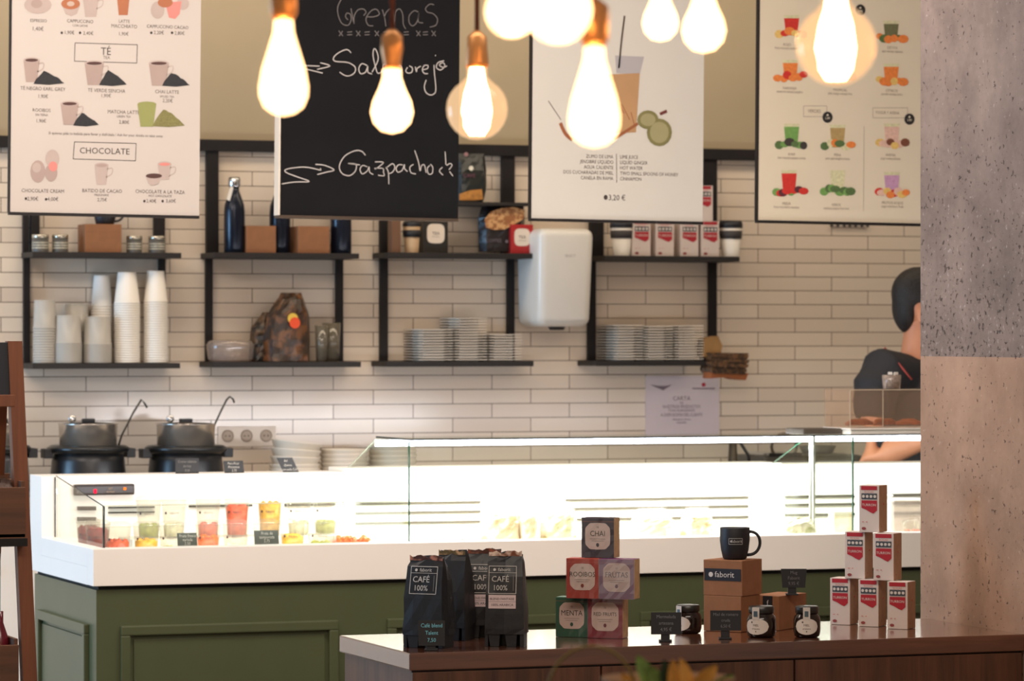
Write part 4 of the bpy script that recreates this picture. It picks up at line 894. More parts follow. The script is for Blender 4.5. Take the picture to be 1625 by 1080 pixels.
# ================================================================== hanging bulbs
AMB = glass('amber_bulb_glass', (255,214,160), .14, .05)
def glow_glass(name, col, s, mixf):
    m = glass(name, (255,214,160), .14, .05).copy() if False else glass(name, (255,214,160), .12, .05); nt = m.node_tree; out = nt.nodes['Material Output']; last = out.inputs['Surface'].links[0].from_socket
    e = nt.nodes.new('ShaderNodeEmission'); e.inputs[0].default_value = C(*col); e.inputs[1].default_value = s
    ad = nt.nodes.new('ShaderNodeMixShader'); ad.inputs[0].default_value = mixf; nt.links.new(last, ad.inputs[1]); nt.links.new(e.outputs[0], ad.inputs[2]); nt.links.new(ad.outputs[0], out.inputs['Surface']); return m
GLOW = glow_glass('glowing_bulb_glass', (255,206,150), 7, .5); GLOWG = glow_glass('globe_bulb_glass', (255,224,184), 2.2, .22)
FILW = emit('filament_glow', (255,222,178), 60); BRASS = mat('copper_socket', (206,146,90), .35, .6)
CORD = mat('textile_cord', (96,50,36), .8)
def bulb(label, cx, bot, wpx, kind, z_d, hot=1.0):
    """z_d: distance from the camera along the view; kind: ST (drop), A (pear), G (globe)"""
    u = (cx-812.5)/F; Y = z_d*(cs-u*sn); k = F/z_d; R = wpx/2/k; a = P(cx, bot, Y)
    r = thing('pendant_bulb', label, 'light bulb', a, 0, None)
    if kind == 'ST': pr = [(0,0),(R*.45,R*.10),(R*.8,R*.36),(R*.98,R*.8),(R,R*1.2),(R*.88,R*1.9),(R*.6,R*2.8),(R*.42,R*3.4),(R*.38,R*3.9)]
    elif kind == 'A': pr = [(0,0),(R*.5,R*.12),(R*.87,R*.5),(R,R*1.0),(R*.9,R*1.5),(R*.62,R*2.1),(R*.45,R*2.6),(R*.43,R*3.0)]
    else: pr = [(R*math.sin(t*PI/12), R-R*math.cos(t*PI/12)) for t in range(0, 11)]+[(R*.34,R*2.05),(R*.33,R*2.35)]
    H = pr[-1][1]; MB().lathe(pr, seg=28).build('glass', GLOWG if kind == 'G' and hot < 1.2 else GLOW, r)
    b = MB()
    if kind == 'G': n_, rr, z0, z1 = 7, R*.36, R*.18, H*.99
    else: n_, rr, z0, z1 = 6, R*.42, R*.35, H*.84
    for i in range(n_):
        t = 2*PI*i/n_; b.tube([(rr*q1*math.cos(t), rr*q1*math.sin(t), z0+(z1-z0)*q0) for q0, q1 in ((0,.45),(.12,.8),(.35,1),(.6,.8),(.8,.5),(1,.35))], [R*.14*hot*q2 for q2 in (.6,.9,1,1,.8,.7)], seg=6)
    b.build('filament', FILW, r)
    MB().lathe([(R*.36, H), (R*.38, H+.008), (.017, H+.03), (.016, H+.05), (.006, H+.06)] if kind != 'ST' else [(R*.40, H), (.018, H+.01), (.018, H+.05), (.006, H+.06)], seg=20).build('socket', BRASS, r)
    MB().tube([(0, 0, H+.055), (0, 0, 3.28-a.z)], .004, seg=8).build('cord', CORD, r)
    pl = bpy.data.lights.new('bulb_light', 'POINT'); pl.energy = 3.0; pl.color = (1, .68, .38); pl.shadow_soft_size = .03
    lo = bpy.data.objects.new('bulb_light', pl); COL.objects.link(lo); lo.parent = r; lo.location = (0, 0, H*.5)
bulb('glowing drop-shaped bulb hanging between the coffee menu and the chalkboard', 450, 184, 78, 'ST', 4.9)
bulb('glowing pear-shaped bulb hanging in front of the chalkboard writing', 622, 212, 68, 'A', 5.6)
bulb('glowing round globe bulb on a straight cord beside the chalkboard edge', 757, 222, 98, 'G', 6.1)
bulb('very large glowing globe bulb cut by the picture top, nearest the chalkboard', 812, 60, 84, 'G', 4.4, 1.6)
bulb('large glowing globe bulb cut by the picture top, touching the even larger glow beside it', 886, 70, 108, 'G', 4.2, 1.6)
bulb('long glowing drop-shaped bulb hanging before the lime drink menu', 943, 234, 82, 'ST', 4.6)
bulb('small glowing bulb at the top above the straw drink menu', 1048, 66, 58, 'A', 5.6, 1.4)
bulb('glowing pear-shaped bulb at the corner of the lime drink menu', 1117, 84, 70, 'A', 5.2, 1.3)
bulb('large glowing globe bulb in front of the juice menu', 1327, 136, 128, 'G', 4.8)

# ================================================================== ladder stand at the left edge
OAK = wood_mat('ladder_oak', (98,53,31), (134,78,48), .5, 'Z', 3)
YL = 9.6
r = thing('ladder_stand', 'brown wooden ladder display stand with crates at the picture edge', 'display stand', (XX(-60, YL), YL, 0))
X0 = XX(-60, YL); lp = lambda px, py, Y=YL: (XX(px, Y)-X0, Y-YL, P(px, py, Y).z)
def leg(a, c, w_, d_=.03, name='leg', m=OAK, parent=r):
    b = MB(); vs = []
    for (x, y, z) in (a, c):
        for dx, dy in ((-w_/2, 0), (w_/2, 0), (w_/2, d_), (-w_/2, d_)): vs.append(b.bm.verts.new((x+dx, y+dy, z)))
    b.bm.faces.new(vs[0:4]); b.bm.faces.new(vs[4:8][::-1])
    for k in range(4): b.bm.faces.new((vs[k], vs[(k+1) % 4], vs[4+(k+1) % 4], vs[4+k]))
    return b.build(name, m, parent, recalc=True)
p0 = lp(24, 541); p1 = lp(48, 1080); sl = (p1[0]-p0[0])/(p1[2]-p0[2])
leg(p0, (p0[0]+sl*(0-p0[2]), 0, 0), 23/ppm(24, YL), .035)
leg((p0[0]-.42, 0, p0[2]), (p0[0]-.42-sl*(0-p0[2]), 0, 0), 23/ppm(24, YL), .035)
leg((p0[0]-.012, .06, p0[2]-.02), (p0[0]+.0, .42, 0), .022, .03, 'rear_leg')
leg((p0[0]-.40, .06, p0[2]-.02), (p0[0]-.42, .42, 0), .022, .03, 'rear_leg')
MB().box(p0[0]-.42, p0[0], -.001, .03, lp(0, 645)[2], lp(0, 626)[2], bev=.002).build('crossbar', OAK, r)
MB().box(p0[0]-.42, p0[0]-.012, .004, .02, lp(0, 626)[2], lp(0, 543)[2]).build('chalk_panel', mat('slate_blue_black', (26,30,40), .5), r)
for i, (yt, yb_, xr, dy) in enumerate(((772, 852, 41, -.05), (1019, 1110, 30, -.09))):
    zt_, zb_ = lp(0, yt)[2], lp(0, yb_)[2]; xr_ = lp(xr, 0, YL+dy)[0]; x0_ = xr_-.5
    cr = MB(); cr.box(x0_, xr_, dy, dy+.012, zb_, zt_, bev=.002); cr.box(x0_, xr_, dy+.19, dy+.20, zb_, zt_+.03, bev=.002); cr.box(x0_, xr_, dy, dy+.2, zb_-.001, zb_+.010)
    cr.box(x0_, x0_+.012, dy, dy+.2, zb_, zt_); 
    cr.box(xr_-.010, xr_, dy+.012, dy+.2, zb_, zt_+.015)
    c_ = cr.build('crate', wood_mat('crate_wood', (72,44,28), (108,68,42), .6), r)
    MB().box(x0_-.01, xr_+.004, dy-.004, dy+.20, zb_-.022, zb_-.001, bev=.001).build('shelf_plate', METAL, r)
# contents of the crates
tag(crinkle([(0,-.07,.07),(.06,-.08,.08),(.11,-.06,.05),(.14,-.02,.02)], 0, .10, 'sack', mat('sack_brown', (66,44,34), .6, var=.3, bump=.4), None, 11, loc=(r.location.x+lp(2, 0)[0], YL-.02, lp(0, 852)[2]+.012)), 'dark brown sack sitting in the upper crate of the ladder stand', 'sack')
z2 = lp(0, 1110)[2]+.012
o = MB().lathe([(.03,0),(.031,.01),(.031,.13),(.022,.16),(.012,.19),(.012,.22)]).build('juice_bottle', mat('dark_red_bottle', (96,24,34), .2), None, (r.location.x+lp(-2, 0)[0], YL+.0, z2)); tag(o, 'dark red bottle standing in the lower crate of the ladder stand', 'bottle')
o = MB().box(-.006, .006, 0, .006, 0, .17, bev=.002).build('pale_rod', mat('pale_blue_tube', (150,190,205), .3), None, (r.location.x+lp(10.5, 0)[0], YL+.10, lp(0, 985)[2]));  # plain pale blue upright bar, surface colour only
o.parent = r; o.location = (lp(10.5, 0)[0], .10, lp(0, 985)[2])
bpy.data.objects['pale_rod']['label'] = 'pale blue upright rod'

# ================================================================== goods on the sideboard
zt0 = ZT+.0005
def at(px, py): return G(px, py, ZT)
BAGB = mat('bag_matt_black', (21,21,25), .45, var=.12, bump=.15, bscale=25)
SILV = mat('bag_print_silver', (196,190,184), .6)
def coffee_bag(label, px, py, wpx, hpx, rz, dep, style, top_c, seed):
    a = at(px, py); t = (a-Vector((0,0,0))).xy.length; k = ppm(px, a.y); w_ = wpx/k/max(.5, math.cos(rz+TH)); h_ = hpx/k
    r = thing('coffee_bag', label, 'coffee bag', (a.x, a.y, zt0), rz)
    hb = 22/k
    rn = random.Random(seed); b = MB(); rows = []
    zs = [hb*.9, hb*1.3, h_*.35, h_*.55, h_*.75, h_*.9, h_*.96, h_]
    sc = [1.0, 1.0, .99, .97, .94, .90, .86, .84]; dp = [1, 1, .98, .9, .7, .42, .22, .10]
    for z, s_, d_ in zip(zs, sc, dp):
        row = []
        for (ux, uy) in ((0,0),(.25,-.01),(.5,-.015),(.75,-.01),(1,0),(1.01,.5),(1,1),(.5,1.02),(0,1),(-.01,.5)):
            x = (ux-.5)*w_*s_; y = dep*.5+(uy-.5)*dep*d_ - dep*.12*(1-d_)
            zz = z+(rn.uniform(-.006, .006) if z > h_*.93 else 0)
            row.append(b.bm.verts.new((x+rn.uniform(-.0015, .0015), y+rn.uniform(-.0015, .0015), zz)))
        rows.append(row)
    n = 10
    for p, q_ in zip(rows, rows[1:]):
        for j in range(n): b.bm.faces.new((p[j], p[(j+1) % n], q_[(j+1) % n], q_[j]))
    b.bm.faces.new(rows[0][::-1]); b.bm.faces.new(rows[-1])
    b.build('body', BAGB, r, recalc=True)
    # folded foot flaps
    b = MB()
    for x0, x1, sl_ in ((-.5,-.42,.0),(-.36,-.14,.06),(.06,.3,.05),(.40,.5,.0)): b.prism([(x0*w_, 0), (x1*w_, 0), ((x1+sl_*.5)*w_, hb), ((x0-sl_)*w_, hb)], .004, dep*.6)
    b.box(-.5*w_, .5*w_, .003, .006, hb*.9, hb*.98); b.box(-.48*w_, .48*w_, dep*.6, dep*.95, 0, hb)
    b.build('foot_flaps', BAGB, r)
    # crumpled top edge in the colour of the inner foil
    b = MB(); n = 9; pts = [(-.42*w_+.84*w_*i/n, h_-.004+rn.uniform(.002, .010)) for i in range(n+1)]
    b.prism([(-.42*w_, h_-.008), (.42*w_, h_-.008)]+pts[::-1], dep*.28, dep*.30, 0); b.build('foil_top', top_c, r)
    # print, set on the slanting front
    def cvp(x, z):
        return x, z
    c = MB(y=0)
    if style:
        x0, x1, z0, z1 = style['frame']; W_ = lambda u: (u-.5)*w_; Z_ = lambda v: v*h_
        c.rect_line(W_(x0), Z_(z0), W_(x1), Z_(z1), .0014, 0); fw = (x1-x0)*w_; fh = (z1-z0)*h_; xc = W_((x0+x1)/2)
        c.stroke([(W_(x0), Z_(z1)-fh*.24), (W_(x1), Z_(z1)-fh*.24)], .0009, 0, 0, False)
        c.text('faborit', xc+fw*.06, Z_(z1)-fh*.13, fw*.17, 0); c.disk(xc-fw*.30, Z_(z1)-fh*.13, fw*.05, 0)
        c.text('CAFÉ', xc-fw*.08, Z_(z0)+fh*.52, fw*.29, 0, 0, .95); c.text('100%', xc-fw*.08, Z_(z0)+fh*.20, fw*.27, 0, 0, .92)
        c.stroke([(W_(x1)-fw*.10, Z_(z0)+fh*.10), (W_(x1)-fw*.10, Z_(z0)+fh*.68)], .0016, 2, 0, False)
        if style.get('blend'):
            zb0, zb1 = style['blend']; c.poly([(W_(x0), Z_(zb0)), (W_(x1), Z_(zb0)), (W_(x1), Z_(zb1)), (W_(x0), Z_(zb1))], 1)
            c.text('BLEND FANTASIE', xc, Z_(zb0+(zb1-zb0)*.70), fw*.115, 3, .0004); c.text('100% ARABICA', xc, Z_(zb0+(zb1-zb0)*.26), fw*.125, 3, .0004); c.stroke([(W_(x0), Z_((zb0+zb1)/2)), (W_(x1), Z_((zb0+zb1)/2))], .0005, 3, .0004, False)
        zs_ = [0]+zs; off = [dep*.5-.5*dep*d_-dep*.12*(1-d_) for d_ in [1]+dp]
        for v in c.bm.verts:
            z = v.co.z
            for i in range(len(zs_)-1):
                if zs_[i] <= z <= zs_[i+1] or i == len(zs_)-2:
                    f = (z-zs_[i])/(zs_[i+1]-zs_[i]); v.co.y += off[i]*(1-f)+off[i+1]*f-.0035; break
        c.build('lettering', [SILV, mat('label_pinkish', (206,184,184), .6), mat('print_dim', (110,104,100), .6), INKB], r)
    return r
RB = -TH-math.radians(28)
coffee_bag('black coffee bag with framed lettering behind the blue price card', 670, 1028, 62, 143, -TH-math.radians(24), .078, dict(frame=(.16,.84,.60,.90)), two_tone('foil_red', (70,40,36), (180,120,100), 40), 1)
coffee_bag('black coffee bag half covered by its neighbour, showing cut-off lettering', 768, 1012, 62, 138, -TH-math.radians(2), .08, dict(frame=(.12,.84,.52,.84), blend=(.36,.50)), two_tone('foil_brown', (80,44,34), (150,80,58), 40), 2)
coffee_bag('black coffee bag with framed lettering and pale blend label, nearest the tea boxes', 800, 1026, 62, 148, -TH-math.radians(8), .082, dict(frame=(.10,.80,.57,.86), blend=(.41,.555)), two_tone('foil_orange', (120,70,50), (226,200,180), 30), 3)
coffee_bag('plain unlettered black coffee bag between the two lettered groups', 712, 1016, 50, 140, -TH-math.radians(20), .08, None, two_tone('foil_olive', (96,80,50), (190,150,110), 40), 4)
a = at(646, 1022)
r = thing('spice_jar', 'tiny glass jar with pale lid peeking out beside the coffee bags', 'jar', (a.x+.002, a.y, zt0))
MB().lathe([(.010,0),(.0115,.003),(.0115,.018)]).build('body', mat('jar_brown', (100,66,44), .3), r); MB().lathe([(.012,.018),(.012,.029),(0,.030)]).build('lid', mat('jar_pale', (196,192,196), .4), r)

def stem_card(label, px, py, cx0, cx1, cy0, cy1, lines, z=None, ink=None, sz=.010, ground=None, tilt=0):
    g = ground or at(px, py); z = z or zt0; k = ppm(px, g.y); X = g.x
    wd = (cx1-cx0)/k; zc0 = P(px, cy1, g.y).z-z; zc1 = P(px, cy0, g.y).z-z; dx = ((cx0+cx1)/2-px)/k
    r = thing('price_card', label, 'price card', (X, g.y, z), -TH)
    MB().box(-.011, .011, 0, .012, 0, max(.012, zc0+.004), bev=.002).build('stem', BLACK, r)
    MB().box(-.016, .016, -.006, .024, 0, .004, bev=.001).build('foot', BLACK, r)
    b = MB(); b.prism([(dx-wd/2+tilt, zc0), (dx+wd/2-tilt, zc0), (dx+wd/2, zc1), (dx-wd/2, zc1)], -.003, -.001); b.build('card', mat('slate_card', (30,31,34), .6), r)
    b = MB(y=-.0038); hh_ = zc1-zc0
    for i, t in enumerate(lines): b.text(t, dx, zc0+hh_*(.80-.29*i), sz, wide=.9)
    b.build('lettering', ink or mat('marker_soft', (120,120,124), .8), r)
    return r
stem_card('black price card with pale blue handwriting at the foot of the coffee bags', 684, 1032, 664, 706, 984, 1024, ['Café blend', 'Talent', '7,50'], ink=mat('marker_blue', (120,196,214), .7), sz=.0135)
stem_card('black price card standing before the jar nearest the tea boxes', 1056, 1018, 1033, 1081, 971, 1006, ['Mermelada', 'artesana', '4,95 €'], sz=.012)
stem_card('black price card standing at the foot of the stacked cardboard boxes', 1151, 1014, 1127, 1176, 968, 1000, ['Miel de romero', 'cruda', '6,50 €'], sz=.011)

# --- tea boxes (five, in a pyramid)
FILM = glass('shrink_film', (250,250,252), .3, .10, ((235,230,232), .03))
def tea(label, px, py, z, rgb, name_, wm=.094*.96, hm=.110, dm=.058, rz=-TH-math.radians(17), edge=None, gpt=None, film=False):
    """px,py: photo position of the box's lower right front corner (on height z)"""
    g = gpt or G(px, py, z); r = thing('tea_box', label, 'tea box', g, rz)
    MB().box(-wm, 0, 0, dm, 0, hm, bev=.0015).build('body', mat('tea_'+label.split()[0], rgb, .38, var=.1), r)
    MB().box(-.0004, .0006, .001, dm-.001, .001, hm-.001).build('side_panel', mat('tea_side', (196,160,116), .5, var=.15, vscale=60), r)
    b = MB(y=-.0008); cx_ = -wm/2; zc = hm*.54; k = wm*.37; pts = []
    for i in range(32):
        t_ = 2*PI*i/32; c_, s_ = math.cos(t_), math.sin(t_); ex = .36
        bump_ = 1+.05*math.cos(4*t_)
        pts.append((cx_+k*bump_*math.copysign(abs(c_)**ex, c_), zc+k*1.02*bump_*math.copysign(abs(s_)**ex, s_)))
    b.poly(pts); b.build('paper_label', mat('tea_label', (222,196,180), .7, var=.02), r)
    b = MB(y=-.0014); b.text(name_, cx_, zc+.006, min(.019, .10/len(name_)+.003), 0, 0, .9); b.text('TÉ', cx_, zc+.022, .006, 1); b.stroke([(cx_-.020, zc-.007), (cx_+.020, zc-.007)], .0007, 1, 0, False); b.stroke([(cx_-.016, zc-.012), (cx_+.016, zc-.012)], .0007, 1, 0, False)
    b.disk(cx_, zc-.022, .004, 2, .005); b.build('lettering', [INKB, INK, mat('tea_drop_'+label.split()[0], tuple(int(c*.8) for c in rgb), .6)], r)
    b = MB(); b.box(-wm, 0, -.0006, .0, hm*.90, hm*.905); b.build('lid_line', mat('tea_lid_line', (190,110,80), .5), r)
    b = MB(); rn = random.Random(px)
    n_ = 7; g_ = [[b.bm.verts.new((-wm-.001+(wm+.002)*i/n_, -.0022+rn.uniform(-.0012, .0006), hm*j/n_)) for i in range(n_+1)] for j in range(n_+1)]
    for j in range(n_):
        for i in range(n_): b.bm.faces.new((g_[j][i], g_[j][i+1], g_[j+1][i+1], g_[j+1][i]))
    fm = b.build('film_wrap', glass('wrinkled_film', (250,248,250), .6, .10, ((235,225,235), .12)) if film else FILM, r)
    return r, g
bh = .110
teab = [('green tea box in the bottom row with a tan label', 'green', 933, 1011, (36,84,62), 'MENTA'), ('red tea box in the bottom row beside the green one', 'red', 987, 1012, (150,34,52), 'RED FRUITS')]
hpx = lambda g: None
wmx = .0955
k0 = ppm(960, 8.69)                      # px per metre at the pile
wmx = 55/k0/math.cos(math.radians(17)); bh = 63.5/k0; dmx = .0515
A, gA = tea('green tea box in the bottom row with a tan label', 933, 1011, ZT+.0005, (30,92,64), 'MENTA', wmx*.93, bh, dmx)
B_, gB = tea('crimson tea box in the bottom row beside the green one', 988, 1013, ZT+.0005, (140,26,44), 'RED FRUITS', wmx, bh, dmx)
z2_ = ZT+.0005+bh+.0008
ux = Vector((math.cos(-TH-math.radians(17)), math.sin(-TH-math.radians(17)), 0)); 
g3 = Vector((XX(951, gB.y), gB.y+.004, z2_)); g4 = g3+ux*(wmx+.001); 
tea('orange-red tea box in the middle row on the green one', 951, 948, z2_, (176,56,34), 'ROOIBOS', wmx*.93, bh, dmx, gpt=g3)
tea('purple tea box in wrinkled film in the middle row', 1000, 948, z2_, (112,44,96), 'FRUTAS', wmx, bh, dmx, gpt=g4, film=True)
g5 = Vector((XX(975, gB.y), gB.y+.003, z2_+bh+.0008))
tea('black tea box topping the pyramid', 975, 884, g5.z, (40,28,44), 'CHAI', wmx*.93, bh, dmx, gpt=g5)

# --- cartons (six, in a pyramid)
rzc = -TH-math.radians(26); kc = ppm(1390, 8.74); wc = 30.5/kc/math.cos(math.radians(26)); hc = 75/kc; dc = 19/kc/math.sin(math.radians(26))*.85
base = [(1333, 991), (1378, 994), (1424, 998)]
gs = []
for (px, py), lb_ in zip(base, ('nearest the honey jar in the bottom row', 'in the middle of the bottom row', 'at the pillar end of the bottom row')):
    g = G(px, py, ZT); gs.append(g); g = Vector((g.x, g.y-.0, zt0)); carton('white and red snack carton '+lb_+' of the pyramid', g.x, g.y, g.z, wc, hc, dc, rzc, 'snack carton pyramid')
m1 = (gs[0]+gs[1])/2; m2 = (gs[1]+gs[2])/2; m3 = (m1+m2)/2
for m_, z_, lb_ in ((m1, 1, 'in the second row, nearer the mug'), (m2, 1, 'in the second row, nearer the pillar'), (m3, 2, 'on the very top')):
    carton('white and red snack carton '+lb_+' of the pyramid', m_.x+.002, m_.y, zt0+z_*(hc+.0006), wc, hc, dc, rzc, 'snack carton pyramid')

# --- kraft boxes with mug
rzk = -TH-math.radians(31)
kk = ppm(1170, 8.83)
def kbox(label, px, py, z, wpx, dpx, h_px, gpt=None, tagm=None, rz=rzk):
    g = gpt or G(px, py, z); bb_ = math.radians(31); wd = wpx/kk/math.cos(bb_); dd = dpx/kk/math.sin(bb_); hh_ = h_px/kk
    r = thing('cardboard_box', label, 'box', g, rz)
    MB().box(-wd, 0, 0, dd, 0, hh_, bev=.0015).build('body', KRAFT, r)
    return r, wd, dd, hh_, g
r1, wd, dd, hh1, g1 = kbox('brown cardboard box underneath the box with the name sticker', 1176, 1003, ZT+.0005, 57, 34, 56)
r2, wd, dd, hh2, g2 = kbox('brown cardboard box with a black name sticker, under the mug', 1178, 942, 0, 59, 35, 56, gpt=Vector((g1.x+.003, g1.y-.0, ZT+.0005+hh1+.0008)))
MB().box(-wd*.97, -wd*.03, -.0012, 0, hh2*.42, hh2*.76).build('sticker', mat('sticker_black', (30,30,36), .5), r2)
b = MB(y=-.002); b.text('faborit', -wd*.45, hh2*.59, .021); b.disk(-wd*.80, hh2*.59, .0065); b.build('lettering', mat('sticker_print', (214,206,200), .6), r2)
r3, wd3, dd3, hh3, g3_ = kbox('brown cardboard box lying behind the jars, carrying a price card', 1236, 1000, ZT+.0005, 44, 50, 54)
MB().box(-wd3*.55, -wd3*.22, -.0012, 0, hh3*.62, hh3).build('sticker', mat('sticker_black', (30,30,36), .5), r3)
b = MB(y=-.002); b.text('f', -wd3*.38, hh3*.8, .018); b.build('lettering', mat('sticker_print', (214,206,200), .6), r3)
cm = g2+Vector((math.cos(rzk), math.sin(rzk), 0))*(-wd*.40)+Vector((-math.sin(rzk), math.cos(rzk), 0))*(dd*.45)
mug('mug', 'black mug with small framed name, on the stacked cardboard boxes', (XX(1166, cm.y), cm.y, ZT+.001+hh1+hh2+.0012), -TH, 50/kk/.085/1.0, True)
gz = Vector((XX(1257, g3_.y+.02), g3_.y+.02, 0))
stem_card('black price card standing on the cardboard box behind the jars', 1257, 944, 1239, 1280, 902, 932, ['Mug', 'Faborit', '9,95 €'], z=ZT+.0005+hh3+.0008, ground=gz, sz=.012, tilt=.004, ink=mat('marker_grey', (112,110,112), .8))

# --- honey jars
def jar(label, px, py, wpx, hpx, lab, first=[None]):
    g = G(px, py, ZT); k = ppm(px, g.y); R = wpx/2/k; H = hpx/k
    r = thing('honey_jar', label, 'jar', (g.x, g.y+R*.5, zt0), -TH+lab)
    MB().lathe([(R*.78,0),(R*.92,.003),(R,H*.18),(R,H*.55),(R*.92,H*.68),(R*.78,H*.74),(R*.78,H*.78)], seg=32).build('glass_body', mat('dark_honey', (34,22,18), .12, var=.1), r)
    MB().lathe([(R*.84,H*.77),(R*.86,H*.79),(R*.86,H*.97),(R*.80,H),(0,H)], seg=32).build('lid', mat('jar_lid_black', (30,27,25), .3), r)
    b = MB(); c = MB(y=0)
    n = 28; pts = [(R*.95*math.cos(2*PI*i/n), H*.36+H*.27*math.sin(2*PI*i/n)) for i in range(n)]
    c.poly(pts, 0); 
    bmesh.ops.subdivide_edges(c.bm, edges=c.bm.edges[:], cuts=1) if False else None
    # label as a curved fan of strips
    c = MB(y=0); m_ = 18
    for i in range(m_):
        x0, x1 = -R*.92+R*1.84*i/m_, -R*.92+R*1.84*(i+1)/m_
        h0 = H*.26*math.sqrt(max(0, 1-(x0/(R*.92))**2)); h1 = H*.26*math.sqrt(max(0, 1-(x1/(R*.92))**2))
        c.poly([(x0, H*.36-h0), (x1, H*.36-h1), (x1, H*.36+h1), (x0, H*.36+h0)] if i not in (0, m_-1) else ([(x0, H*.36), (x1, H*.36-h1), (x1, H*.36+h1)] if i == 0 else [(x0, H*.36-h0), (x1, H*.36), (x0, H*.36+h0)]), 0)
    def wrap(c, rr):
        for v in c.bm.verts:
            t_ = v.co.x/rr-PI/2; v.co.x, v.co.y = rr*math.cos(t_), rr*math.sin(t_)
    wrap(c, R*1.012); c.build('paper_label', mat('jar_label', (216,206,196), .6, var=.02), r)
    c = MB(y=0); c.text('MIEL', 0, H*.40, H*.10); c.text('artesana', 0, H*.29, H*.08); c.disk(0, H*.20, H*.02); c.disk(-R*.3, H*.50, H*.03); wrap(c, R*1.02); c.build('lettering', INK, r)
    c = MB(y=0)
    c.poly([(-R*.26, H*.58), (R*.26, H*.58), (R*.26, H*.98), (-R*.26, H*.98)], 0); c.poly([(-R*.14, H*.68), (R*.14, H*.68), (R*.14, H*.86), (-R*.14, H*.86)], 1, .001)
    for v in c.bm.verts: v.co.y = -(R*.99-(v.co.z-H*.58)*.0)-.001+(v.co.y)
    c.build('seal_strip', [mat('seal_paper', (206,198,190), .6), mat('seal_mark', (70,90,100), .5)], r)
    return r
jar('dark honey jar half hidden behind a price card, nearest the tea boxes', 1096, 1005, 43, 45, -math.radians(45))
jar('dark honey jar with oval label between the card and the end jar', 1213, 1011, 47, 49, -math.radians(26))
jar('dark honey jar with oval label facing front, nearest the snack cartons', 1285, 1011, 43, 49, -math.radians(6))

# ================================================================== food in the chilled display
zf0 = zf+.0005
def food_cup(label, px, Y, z, wpx, food, level, h=.115, group='food cups in the chilled display', logo=True, lid=True):
    k = ppm(px, Y); R = wpx/2/k
    r = thing('food_cup', label, 'food cup', (XX(px, Y), Y, z), -TH)
    MB().lathe([(R*.78,0),(R,h*.9),(R*1.03,h*.92),(R*1.03,h*.94),(R*.97,h*.93),(R*.75,.003),(0,.003)], seg=20).build('cup_wall', glass('food_cup_plastic', (248,247,244), .06, .06, ((235,230,222), .03)), r)
    b = MB(); b.lathe([(R*.74,.004),(R*(.74+.2*level),h*level),(0,h*level+.004)], seg=16)
    rn = random.Random(px)
    for _ in range(9): t_ = rn.uniform(0, 2*PI); b.ball((R*.55*math.cos(t_), R*.55*math.sin(t_), h*level), R*.25, sub=1)
    b.build('food', food, r)
    if lid: MB().lathe([(R*1.04,h*.93),(R*1.0,h*1.0),(R*.7,h*1.06),(0,h*1.07)], seg=20).build('lid', glass('food_cup_plastic', (246,244,240), .16, .06), r)
    if logo:
        c = MB(y=0); c.text('faborit', R*.12, h*.62, .011); c.disk(-R*.62, h*.62, .004)
        for v in c.bm.verts:
            t_ = v.co.x/R-PI/2; v.co.x, v.co.y = (R*.98)*math.cos(t_), (R*.98)*math.sin(t_)
        c.build('lettering', mat('cup_logo', (70,50,50), .6), r)
fm = lambda n, c: mat('food_'+n, c, .4, var=.35, vscale=70)
FR = fm('berry', (150,26,30)); FO = fm('papaya', (232,84,38)); FY = fm('pineapple', (226,170,44)); FG = fm('melon', (160,164,50)); FC = fm('carrot', (234,96,30)); FW = fm('yogurt', (232,224,190))
items = [(140, 10.98, 38, FR, .8, 'dark berry cup at the low glass side, rear'), (155, 10.84, 40, FR, .8, 'dark berry cup right behind the low glass corner'), (187, 10.70, 42, FO, .55, 'papaya cup in the front row by the glass corner'),
 (232, 10.70, 42, FY, .55, 'pineapple cup in the front row next to the papaya'), (272, 10.70, 40, FG, .35, 'pale fruit cup behind the first display price card'), (330, 10.70, 40, FC, .62, 'carrot stick cup between the two display price cards'),
 (374, 10.70, 42, FW, .4, 'creamy yellow cup before the second display price card'), (422, 10.72, 42, FY, .5, 'yellow fruit cup behind the second display price card'), (464, 10.70, 40, FY, .6, 'yellow fruit cup right of the second display price card'), (510, 10.70, 46, FG, .4, 'green and yellow salad cup near the middle glass seam')]
for px, Y, wp, fd, lv, lb_ in items: food_cup(lb_, px, Y, zf0, wp, fd, lv)
